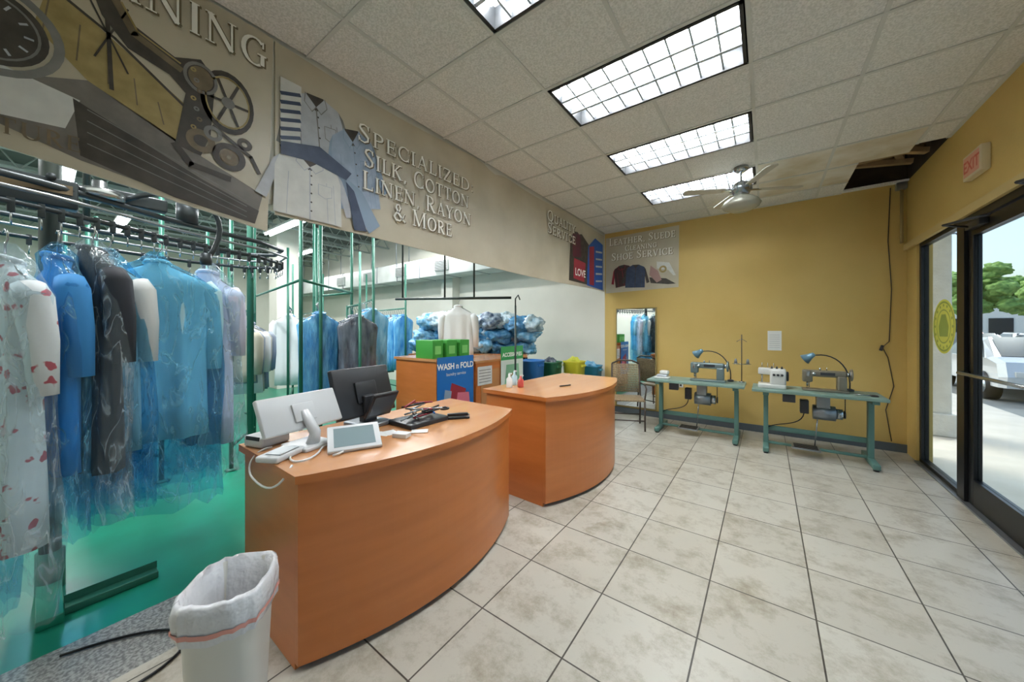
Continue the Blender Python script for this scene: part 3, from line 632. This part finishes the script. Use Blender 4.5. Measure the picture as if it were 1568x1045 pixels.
MG=mat('machine_grey','#6f7f80',.35,metal=.3); MW=mat('machine_white','#d2d3cd',.35)
sewing_machine(-.66,5.57,0,MG,s=.9); sewing_machine(.56,5.47,0,mat('machine_bronze','#857f70',.35,metal=.4),s=.85)
b=B('overlock_machine'); b.at(-.02+.08,5.45,.77)
b.box(-.14,.14,-.12,.12,0,.05,MW,.01); b.box(-.02,.14,-.1,.1,.04,.24,MW,.02); b.box(-.14,.0,-.04,.1,.16,.24,MW,.015); b.cyl((-.1,-.0,.17),(-.1,0,.06),.008,STEEL,8)
b.tube([(.155,.05*math.cos(t),.15+.05*math.sin(t)) for t in [i*math.pi/8 for i in range(16)]],.012,DARK,8,closed=True); b.cyl((.13,0,.15),(.16,0,.15),.03,DARK,12)
for k in range(3): b.cyl((-.1+.06*k,.09,.24),(-.1+.06*k,.09,.3),.004,STEEL,6); b.lathe([(.012,.0),(.012,.01),(.006,.03)],DARK,c=(.0+.05*k,-.03,.24),seg=10)
for k in range(3): b.cyl((.02+.04*k,-.1,.17),(.02+.04*k,-.115,.17),.014,DARK,10)
b.done()
def task_lamp(x,y,dx):
    b=B('gooseneck_task_lamp'); b.at(x,y,.77)
    b.lathe([(.04,0),(.04,.02),(.015,.03)],DARK,seg=14)
    b.tube(bez((0,0,.02),(.02,0,.3),(dx*.4,0,.48),(dx,-.05,.4)),.007,DARK,8)
    b.M=b.M@Matrix.Translation((dx,-.05,.4))@Euler((.2,.9 if dx<0 else -.9,0)).to_matrix().to_4x4()
    b.lathe([(.02,.05),(.03,.03),(.035,-.0),(.065,-.07),(.06,-.07),(.03,-.01)],mat('lamp_shade','#6d93a6',.3,metal=.3),seg=18); b.done()
task_lamp(-.4,5.74,-.38); task_lamp(.8,5.66,-.36)
def thread_stand(x,y):
    b=B('thread_stand'); b.at(x,y,.77); b.lathe([(.035,0),(.035,.01),(.008,.015)],STEEL,seg=12); b.cyl((0,0,0),(0,0,.66),.006,DARK,6)
    b.cyl((-.08,0,.25),(.08,0,.25),.005,STEEL,6)
    for d in(-.07,.07): 
        b.lathe([(.04,.0),(.04,.006)],STEEL,c=(d,0,.25),seg=12); b.lathe([(.022,0),(.012,.06),(.0,.065)],GREY,c=(d,0,.26),seg=12)
    b.tube([(-.06,0,.56),(0,0,.6),(.06,0,.56)],.004,STEEL,6); b.done()
thread_stand(-.27,5.74)
b=B('folded_fabric'); b.at(-1.25,5.5,.77); b.box(-.1,.1,-.08,.08,0,.03,WHITE,.012); b.box(-.07,.08,-.06,.07,.03,.06,LGR,.012); b.box(-.03,.09,-.05,.06,.06,.12,WHITE,.02); b.done()
b=B('scissors'); b.at(.9,5.36,.776); b.cyl((-.1,0,0),(.02,.01,0),.006,STEEL,6); b.cyl((-.1,.02,0),(.02,.0,0),.006,STEEL,6)
for d in(-.02,.03): b.tube([(.05+.03*math.cos(t),d+.02*math.sin(t),0) for t in [i*math.pi/6 for i in range(12)]],.006,BLACK,6,closed=True)
b.done()

# ---------------------------------------------------------------- garments
def garment(b,x,y,zt,L,W,yaw,cloth,bag=None,seed=0,dep=.07,sleeve=.6,barL=None,hook=True,bagdep=None,n=40):
    rnd=random.Random(seed); M0=Matrix.Translation((x,y,zt))@Euler((0,0,yaw)).to_matrix().to_4x4(); b.M=M0
    ph=[rnd.uniform(0,6.28) for _ in range(6)]
    def ring(hw,hd,z,f,sh=0):
        o=[]
        for k in range(n):
            t=2*math.pi*k/n; c,s_=math.cos(t),math.sin(t)
            px=math.copysign(abs(c)**.8,c)*hw; py=math.copysign(abs(s_)**.8,s_)*hd
            q=1+f*(.5*math.sin(px*38/max(W,.3)*.5+ph[0]+z*.8)+.4*math.sin(px*70/max(W,.3)*.5+ph[1]-z*1.1))
            o.append((px+sh,py*q,z))
        return o
    w=W/2
    b.rings([ring(.05,.045,.03,0),ring(.065,.05,0,0),ring(w*.55,dep*.7,-.04,.1),ring(w*.9,dep,-.085,.15),ring(w,dep,-.13,.2),ring(w*.93,dep,-.3,.3),ring(w*.9,dep*.95,-.5*L,.4),ring(w*.93,dep,-.8*L,.5),ring(w*.96,dep,-L,.6)],cloth,cap=True)
    if sleeve:
        for sgn in(-1,1):
            b.tube([(sgn*w*.86,0,-.1),(sgn*w*1.0,.0,-.16),(sgn*w*1.06,.0+.02,-.35),(sgn*w*1.05,.03,-sleeve)],[.05,.065,.055,.045],cloth,10)
    b.tube([(.06*math.cos(t),.045*math.sin(t),.02-.015*math.sin(t)) for t in [i*math.pi/6 for i in range(12)]],.014,cloth,6,closed=True)
    if hook:
        b.tube([(-w*.8,0,-.07),(0,0,.04),(w*.8,0,-.07)],.004,STEEL,5)
        b.tube([(0,0,.04),(0,0,.09),(.02,0,.12),(.02,0,.15),(-.0,0,.165),(-.02,0,.15)],.004,STEEL,5)
    if bag:
        bl=barL or L+.25; bd=bagdep or dep*1.35
        def br(hw,hd,z,f):
            o=[]
            for k in range(n):
                t=2*math.pi*k/n; c,s_=math.cos(t),math.sin(t)
                j=1+f*(noise.noise(Vector((k*.45,z*2,seed*3.1)))*1.0)
                o.append((math.copysign(abs(c)**.7,c)*hw*(1+f*.15*noise.noise(Vector((k*.3,z*2,seed+9.))))+.015*math.sin(z*5+seed),math.copysign(abs(s_)**.7,s_)*hd*j,z+ (f*.12*noise.noise(Vector((k*.5,1,seed))) if z<-bl+.01 else 0)))
            return o
        zs=[-.14-(bl-.14)*i/8 for i in range(9)]
        b.rings([br(.025,.02,.1,0),br(.08,.07,.03,.1),br(w*.8,bd*.8,-.05,.2)]+[br(w+.05+.02*i/8,bd*(1+.1*i/8),z_,.45) for i,z_ in enumerate(zs)],bag,cap=False)
C={k:mat('cloth_'+k,v,.8,bump=.25,bscale=8,stretch=(1,1,.3)) for k,v in dict(lightblue='#bce6f4',white='#dfe3e4',navy='#2b3b5e',black='#2a2e36',royal='#3d8ecf',teal='#55b6d6',grey='#8a94a0',lilac='#d0d2e8',beige='#b9b5a4',sky='#9ad0ec').items()}
C['floral']=mat('cloth_floral','#dce3e5',.8,col2='#b8606c',nscale=16,namt=.06,bump=.3,bscale=8,detail=2)
MATS['cloth_floral'].node_tree.nodes['Color Ramp'].color_ramp.elements[0].position=.60; MATS['cloth_floral'].node_tree.nodes['Color Ramp'].color_ramp.elements[1].position=.63
def shiny(name,c1,c2):
    return mat(name,c1,.2,col2=c2,nscale=14,namt=.45,bump=1,bscale=22,stretch=(1,1,.3),spec=.9,detail=6)
W1=shiny('wrap_blue','#3f9bd0','#a2d5ee'); W2=shiny('wrap_deepblue','#2272b4','#6cb2da'); W3=shiny('wrap_pale','#8fb8cc','#d4e6ee'); W4=shiny('wrap_dark','#2c3040','#77808e')
def solo(name,*a,**k):
    b=B(name); garment(b,*a,**k); return b.done()
solo('bagged_garment',-2.84,-.10,1.80,1.3,.40,math.radians(22),C['floral'],CLEARB,seed=1,dep=.07,barL=1.62)
solo('bagged_garment',-3.0,-.3,1.85,1.3,.42,math.radians(50),C['white'],BLUEB,seed=2,dep=.07,barL=1.65)
solo('bagged_garment',-3.02,.05,1.86,1.1,.40,math.radians(12),C['royal'],BLUEB,seed=3,dep=.05,barL=1.4)
solo('bagged_garment',-3.04,.17,1.92,1.2,.40,math.radians(20),C['black'],CLEARB,seed=4,dep=.06,barL=1.45)
solo('bagged_garment',-3.28,.24,1.90,1.15,.38,math.radians(45),C['white'],BLUEB,seed=19,dep=.05,barL=1.5)
solo('bagged_garment',-3.28,.46,1.92,1.15,.54,math.radians(74),C['lightblue'],BLUEB,seed=5,dep=.09,barL=1.6,sleeve=.7)
solo('bagged_garment',-3.5,.52,1.90,1.1,.5,math.radians(76),C['sky'],BLUEB,seed=6,dep=.08,barL=1.5)
solo('bagged_garment',-3.38,.74,1.90,1.25,.36,math.radians(45),C['lilac'],CLEARB,seed=8,dep=.06,barL=1.45)
solo('bagged_garment',-3.7,.2,1.9,1.1,.45,math.radians(65),C['teal'],BLUEB,seed=9,dep=.06,barL=1.45)

# conveyor
b=B('garment_conveyor'); CV=mat('conveyor_dark','#3d4448',.4,metal=.6); TAN=mat('conveyor_label','#7a6a52',.6)
path=[(-2.72,-.9),(-2.85,-.35),(-2.98,.0),(-3.12,.25),(-3.28,.5),(-3.4,.8),(-3.5,1.1),(-3.7,1.35),(-4.0,1.4),(-4.2,1.2),(-4.25,.8),(-4.1,.2),(-3.9,-.3),(-3.7,-.9)]
for dz,r in ((2.12,.014),(2.25,.018)): b.tube([(x,y,dz) for x,y in path],r,CV,8)
b.tube([(x+.05,y+.02,2.18) for x,y in path],.01,GREY,6)
for i in range(len(path)-1):
    for t in (0,.25,.5,.75):
        x=path[i][0]*(1-t)+path[i+1][0]*t; y=path[i][1]*(1-t)+path[i+1][1]*t
        b.box(x-.012,x+.012,y-.012,y+.012,2.07,2.14,CV,.003); b.tube([(x,y,2.08),(x+.02,y,2.04),(x,y,2.01),(x-.02,y,2.03)],.004,STEEL,5)
b.box(-3.1,-3.02,-.15,.12,2.15,2.3,CV,.01); b.box(-3.015,-3.01,-.12,.1,2.22,2.27,TAN)
b.box(-3.3,-3.22,.25,.5,2.28,2.36,CV,.01); b.lathe([(.1,2.26),(.1,2.3),(.03,2.31),(.03,2.36)],STEEL,c=(-3.12,.2,0),seg=18); b.lathe([(.06,2.26),(.06,2.4)],CV,c=(-3.35,.62,0),seg=14)
b.tube(bez((-3.2,.3,2.3),(-3.0,.6,2.5),(-3.2,.9,2.35),(-3.15,.68,1.98)),.016,CV,8); b.lathe([(.03,-.03),(.035,0),(.03,.05)],CV,c=(-3.15,.68,1.98),seg=12)
b.cyl((-3.34,.03,.0),(-3.34,.03,4.3),.042,DPOLE,16); b.cyl((-3.34,.03,0),(-3.34,.03,.22),.055,GPOLE,16)
b.tube([(-3.34,.03,2.3),(-3.0,.03,2.3)],.018,CV,8); b.tube([(-3.34,.03,2.3),(-4.1,.2,2.3)],.018,CV,8)
b.cyl((-4.2,1.25,0),(-4.2,1.25,4.3),.03,GPOLE,12); b.box(-3.6,-2.9,-.02,.07,.0,.05,GREEN,.005)
b.box(-3.02,-2.96,.07,.42,.0,.04,GPOLE,.005); b.box(-3.02,-3.015,.07,.42,.04,.08,GPOLE); b.cyl((-4.1,.2,2.3),(-4.1,.2,4.3),.02,DPOLE,8)
b.done()

# racks
def rack(p0,p1,zr,posts=True,items=(),space=.1,L=1.0,seed=0,top=None,W=.45,n_=28):
    b=B('garment_rack'); b.cyl((p0[0],p0[1],zr),(p1[0],p1[1],zr),.016,GPOLE,10)
    for p in(p0,p1):
        b.cyl((p[0],p[1],0),(p[0],p[1],top or zr+.02),.02,GPOLE,10); b.lathe([(.06,0),(.06,.012),(.03,.02)],GPOLE,c=(p[0],p[1],0),seg=12)
    b.cyl((p0[0],p0[1],.25),(p1[0],p1[1],.25),.014,GPOLE,8)
    d=Vector((p1[0]-p0[0],p1[1]-p0[1])); ln=d.length; a=math.atan2(d.y,d.x); n=int((ln-.15)/space); rnd=random.Random(seed)
    for i in range(n):
        t=(.08+space*i)/ln; it=rnd.choice(items); 
        garment(b,p0[0]+d.x*t,p0[1]+d.y*t,zr-.165,L*rnd.uniform(.85,1.1),W*rnd.uniform(.9,1.05),a+math.pi/2+rnd.uniform(-.2,.2),it,seed=seed*50+i,dep=.045,sleeve=.55 if it.name.startswith('cloth') else 0,n=n_)
    b.M=Matrix.Identity(4)
    return b.done()
rack((-4.6,1.2),(-5.3,1.62),1.72,items=[C['beige'],C['white'],C['grey'],C['black'],C['beige']],L=.72,seed=2,top=2.9)
rack((-4.45,2.05),(-5.0,2.25),1.85,items=[W1,W2,W1,W2],L=1.3,seed=3,top=2.9,space=.1,W=.5)
rack((-4.2,2.42),(-4.8,2.58),1.82,items=[W4,C['black'],W2],L=1.0,seed=4,space=.12,W=.5)
rack((-4.75,2.95),(-5.9,3.4),1.95,items=[W1,W2,W1,W2],L=1.2,seed=5,top=2.9,W=.5)
rack((-6.4,1.4),(-7.8,1.9),1.9,items=[W1,W2,W4,C['grey']],L=1.1,seed=6,top=2.9)
rack((-6.6,2.5),(-8.2,3.2),1.9,items=[W1,W4,C['white'],W3],L=1.1,seed=7,top=2.9)
rack((-6.2,4.6),(-8.2,4.9),1.95,items=[W1,W2,W3,W2,W4],L=1.2,seed=8,top=2.9)
rack((-4.8,.7),(-6.0,.3),1.9,items=[W1,W2,W3,W1],L=1.2,seed=9,top=2.9)
rack((-4.6,-.6),(-6.6,-.9),1.95,items=[W1,W2,W3,W4],L=1.2,seed=10,top=2.9)
rack((-9.0,4.2),(-11.5,4.6),1.95,items=[W1,W2,W3,C['grey']],L=1.2,seed=12,space=.13,top=2.9)
rack((-8.6,2.2),(-10.6,2.6),1.95,items=[W1,W4,W2,C['beige']],L=1.2,seed=13,space=.13,top=2.9)
rack((-6.7,.4),(-8.0,.2),1.95,items=[W1,W2,C['black'],C['beige']],L=1.1,seed=14,space=.12,top=2.9)
b=B('overhead_pipe_frame')
for (x,y) in ((-4.15,1.7),(-6.1,2.7),(-5.0,2.75),(-7.5,2.2)):
    b.cyl((x,y,0),(x,y,3.7),.02,GPOLE,10); b.lathe([(.06,0),(.06,.012)],GPOLE,c=(x,y,0),seg=12)
b.cyl((-4.15,1.7,2.05),(-7.5,2.2,2.05),.016,GPOLE,8); b.cyl((-5.0,2.75,2.05),(-6.1,2.7,2.05),.016,GPOLE,8); b.cyl((-4.15,1.7,2.05),(-5.0,2.75,2.05),.016,GPOLE,8)
b.cyl((-4.15,1.7,3.2),(-5.0,2.75,3.2),.016,DPOLE,8); b.cyl((-4.15,1.7,3.2),(-7.5,2.2,3.2),.016,DPOLE,8)
b.done()
b=B('suspended_hanging_rail')
b.cyl((-4.7,3.3,1.98),(-3.1,4.2,1.98),.02,DPOLE,8); 
for (x,y) in ((-4.6,3.36),(-4.0,3.69),(-3.6,3.92)): b.cyl((x,y,1.98),(x,y,4.3),.014,DPOLE,8)
b.done()
solo('hanging_white_shirt',-3.82,3.8,1.83,.72,.5,math.radians(32),C['white'],seed=31,dep=.06,sleeve=.6)
b=B('hanger_pole'); b.cyl((-2.95,4.1,0),(-2.95,4.1,1.85),.014,DPOLE,8); b.tube([(-2.95,4.1,1.85),(-2.95,4.1,1.95),(-2.9,4.1,2.0),(-2.87,4.1,1.93)],.01,DPOLE,6); b.done()

def blob(b,c,s,mt,seed):
    bm=bmesh.new(); bmesh.ops.create_icosphere(bm,subdivisions=4,radius=1)
    for v in bm.verts:
        q=v.co*3+Vector((seed*3.3,0,0))
        k=1+.35*noise.noise(v.co*1.7+Vector((seed*5.3,0,0)))-.16*abs(noise.noise(q))*2+.1*noise.noise(v.co*7+Vector((seed,0,0)))
        v.co=Vector((c[0]+v.co.x*s[0]*k,c[1]+v.co.y*s[1]*k,c[2]+v.co.z*s[2]*k))
    bm.verts.index_update(); b.add([tuple(v.co) for v in bm.verts],[tuple(v.index for v in f.verts) for f in bm.faces],mt,True); bm.free()
b=B('laundry_bag_pile'); b.at(-4.4,4.72,0,rz=math.radians(31))
b.box(-1.05,1.05,-.4,.4,1.02,1.07,WOODT); 
for x in(-1,1):
    for y in (-.35,.35): b.cyl((x,y,0),(x,y,1.02),.025,DPOLE,8)
random.seed(5)
DB1=mat('wrap_darkfloral','#2f4a6c',.3,col2='#a9bccb',nscale=12,namt=.3,bump=.8,bscale=15)
for k in range(27):
    lv=k//9; blob(b,(-.92+.235*(k%9)+.08*lv,random.uniform(-.18,.12)-.05*lv,1.2+.21*lv+random.uniform(-.05,.05)),(.25,.26,.16),random.choice([W1,W2,DB1,W3,W1,W2]),k)
b.done()
def bin_(name,x,y,w,d,h,mt,fill=None):
    b=B(name); b.at(x,y,0,rz=random.uniform(-.1,.1)); b.rings([rr(w*.8,d*.8,0),rr(w,d,h-.03),rr(w*1.06,d*1.06,h-.02),rr(w*1.06,d*1.06,h),rr(w*.95,d*.95,h),rr(w*.76,d*.76,.03)],mt)
    for s_ in(-1,1): b.box(s_*w*1.02-.02,s_*w*1.02+.02,-.07,.07,h-.1,h-.06,mt,.006)
    if fill: blob(b,(0,0,h-.05),(w*.8,d*.8,.13),fill,3)
    b.done()
bin_('blue_storage_tub',-3.1,4.78,.17,.17,1.0,mat('tub_blue','#2b6fb4',.4)); bin_('green_recycling_bin',-3.0,5.2,.17,.17,.95,mat('tub_green','#2e6b4b',.4),W4)
bin_('yellow_bagged_tub',-2.72,5.55,.17,.15,.95,mat('tub_yellow','#dcd23c',.4),mat('bag_yellow','#d8d84a',.3,bump=.8,bscale=12))
bin_('blue_storage_tub',-2.6,5.95,.2,.17,.85,mat('tub_blue2','#2d86a8',.4),W1)
b=B('air_duct'); DU=mat('duct_wrap','#c6cac6',.4,col2='#a9b0aa',nscale=3)
b.box(-14.5,-3.6,5.45,5.95,2.75,3.2,DU,.02)
for k in range(12): x=-14+k*.9; b.box(x-.015,x+.015,5.44,5.96,2.74,3.21,GREY)
for k in range(6):
    x=-12+k*1.5; b.box(x-.22,x+.22,5.41,5.455,2.85,3.1,mat('vent_grille','#aab2ae',.4))
    for q in range(6): b.box(x-.2,x+.2,5.40,5.412,2.87+.037*q,2.88+.037*q,DARK)
for k in range(6): x=-13.2+k*1.8; b.cyl((x,5.5,3.2),(x,5.5,4.28),.012,GREY,6); b.cyl((x,5.9,3.2),(x,5.9,4.28),.012,GREY,6)
b.done()
b=B('trim_workshop_column'); b.box(-10.4,-9.9,3.5,4.0,0,ROOF,PALE); b.box(-6.6,-6.2,5.97,YW,0,ROOF,PALE); b.done()
b=B('steam_pressing_machine'); PR=mat('press_white','#b3bab8',.4)
b.box(-9.3,-8.5,1.0,1.8,0,.95,PR,.03); b.box(-9.2,-8.6,1.1,1.7,1.05,1.2,STEEL,.03); b.tube([(-8.8,1.75,.9),(-8.8,1.9,1.5),(-8.8,1.5,1.6),(-8.8,1.4,1.2)],.04,PR,10); b.box(-9.2,-8.6,1.1,1.7,.95,1.05,DARK,.01); b.done()
b=B('steam_pressing_machine'); b.box(-9.8,-8.8,-.8,.2,0,1.7,PR,.03); b.lathe([(.35,0),(.35,.06)],STEEL,c=(-9.3,-.3,1.7)); b.box(-8.8,-8.77,-.6,0,.5,1.3,GREY,.005); b.done()
b=B('black_filing_trolley'); b.box(-4.0,-3.7,2.0,2.3,.06,.85,DARK,.03)
for k in range(6): b.box(-3.7,-3.685,2.03,2.27,.1+.11*k,.12+.11*k,GREY)
for x in(-3.95,-3.75):
    for y in (2.05,2.25): b.cyl((x,y,0),(x,y,.07),.03,DARK,10)
b.done()

# ---------------------------------------------------------------- exterior
b=B('ground_exterior'); b.box(XW+.12,60,-40,90,-.2,-.14,mat('asphalt','#8e908e',.8,col2='#7c7f7c',nscale=3)); b.box(XW+.12,3.6,-10,40,-.14,-.02,mat('sidewalk','#d0ccc3',.8,col2='#bfbaaf',nscale=2)); b.done()
b=B('exterior_column'); STC=mat('stucco','#ebe9e2',.9,col2='#dbd9d0',nscale=8,bump=.4,bscale=30); b.box(1.75,2.12,7.6,8.1,-.02,3.4,STC,.02); b.box(1.7,2.16,7.55,8.15,-.02,.3,STC,.02); b.done()
b=B('exterior_canopy'); b.box(XW+.12,2.9,-6,20,3.4,3.6,STC); b.done()
def car(x,y,rz,col):
    b=B('parked_car'); b.at(x,y,-.14,rz=rz); m=mat('car_'+col,col,.25,metal=.3,coat=.6)
    prof=[(-2.2,.35),(-2.25,.7),(-2.1,.9),(-1.3,1.0),(-.7,1.42),(.8,1.45),(1.6,1.02),(2.1,.92),(2.2,.6),(2.15,.35)]
    rs=[]
    for y_,s_ in ((-.88,.93),(-.8,1),(.8,1),(.88,.93)): rs.append([(px*s_,y_*(1 if pz<1.1 else .82),.35+(pz-.35)*s_) for px,pz in prof])
    b.rings(rs,m,True,False)
    gl=mat('car_glass','#27323a',.1)
    for s_ in(-1,1): b.add([(-1.05,s_*.885,.98),(1.35,s_*.885,.98),(.75,s_*.74,1.38),(-.65,s_*.74,1.36)],[(0,1,2,3)],gl)
    for sx in(-1.35,1.35):
        for s_ in(-1,1): b.cyl((sx,s_*.7,.33),(sx,s_*.9,.33),.33,BLACK,18); b.cyl((sx,s_*.9,.33),(sx,s_*.91,.33),.18,STEEL,14)
    b.add([(-1.32,-.7,1.02),(-1.32,.7,1.02),(-.78,.62,1.4),(-.78,-.62,1.4)],[(0,1,2,3)],gl)
    b.add([(1.62,-.7,1.03),(1.62,.7,1.03),(.84,.62,1.46),(.84,-.62,1.46)],[(0,1,2,3)],gl)
    for s_ in(-.7,.45): b.box(-2.28,-2.2,s_,s_+.25,.7,.82,RED,.01)
    b.box(2.15,2.22,-.7,-.4,.6,.72,WHITE,.01); b.box(2.15,2.22,.4,.7,.6,.72,WHITE,.01); b.done()
cc=['#d9dcde','#8c3431','#4c5a6c','#a23c38','#e0e0e0','#55585c','#b34038','#7c8a98','#dfe2e4']
i=0
for yy,x0 in ((14.6,5.1),(21.5,6.2),(28.5,8.4),(36,10.4)):
    for k in range(4): car(x0+2.6*k,yy,1.52 if k%2 else -1.6,cc[i%9]); i+=1
def tree(x,y,h,seed):
    b=B('street_tree'); b.tube([(x,y,-.15),(x+.1,y,h*.3),(x,y+.1,h*.55)],[.2,.15,.1],mat('bark','#6b5a48',.9),8)
    rnd=random.Random(seed); lf=mat('leaves','#557c3c',.8,col2='#86aa58',nscale=4,namt=.3,bump=1,bscale=6)
    for k in range(18): blob(b,(x+rnd.uniform(-1.4,1.4),y+rnd.uniform(-1.3,1.3),h*.5+rnd.uniform(0,h*.45)),(.7,.7,.55),lf,k+seed)
    b.done()
tree(12.6,41,6.2,1); tree(16.2,44,5.6,2); tree(20.5,46,5.5,4); tree(26,50,6,6)
b=B('exterior_building'); b.box(-5,60,75,79,-.14,5,STC); 
for k in range(14): b.box(-4+k*4,-2+k*4,74.9,75,.5,3,mat('car_glass','#27323a',.1))
b.done()
b=B('street_lamp'); b.cyl((9.6,32.6,-.14),(9.6,32.6,7),.09,GREY,10,.05); b.tube([(9.6,32.6,7),(9.2,32.6,7.3),(8.6,32.6,7.3)],.05,GREY,8); b.box(8.2,8.7,32.45,32.75,7.22,7.34,GREY,.02); b.done()

# ---------------------------------------------------------------- world, sun, camera
w=bpy.data.worlds.new('sky'); S.world=w; w.use_nodes=True; N=w.node_tree.nodes; L=w.node_tree.links
sk=N.new('ShaderNodeTexSky'); sk.sky_type='NISHITA'; sk.sun_disc=False; sk.sun_elevation=math.radians(55); sk.sun_rotation=math.radians(-60); sk.air_density=1; sk.dust_density=4
L.new(sk.outputs[0],N['Background'].inputs[0]); N['Background'].inputs[1].default_value=.3
sd=bpy.data.lights.new('sun','SUN'); sd.energy=1.2; sd.angle=.02; so=bpy.data.objects.new('sun',sd); COL.objects.link(so); so.rotation_euler=Euler((math.radians(40),0,math.radians(150)))
S.view_settings.view_transform='Standard'; S.view_settings.exposure=.42
cd=bpy.data.cameras.new('camera'); cam=bpy.data.objects.new('camera',cd); COL.objects.link(cam)
cam.location=(0,0,1.5); cam.rotation_euler=(math.pi/2,0,math.radians(36.3))
cd.sensor_width=36; cd.lens=36*540/1600; cd.shift_y=-18/1600; cd.clip_start=.02; cd.clip_end=300
S.camera=cam
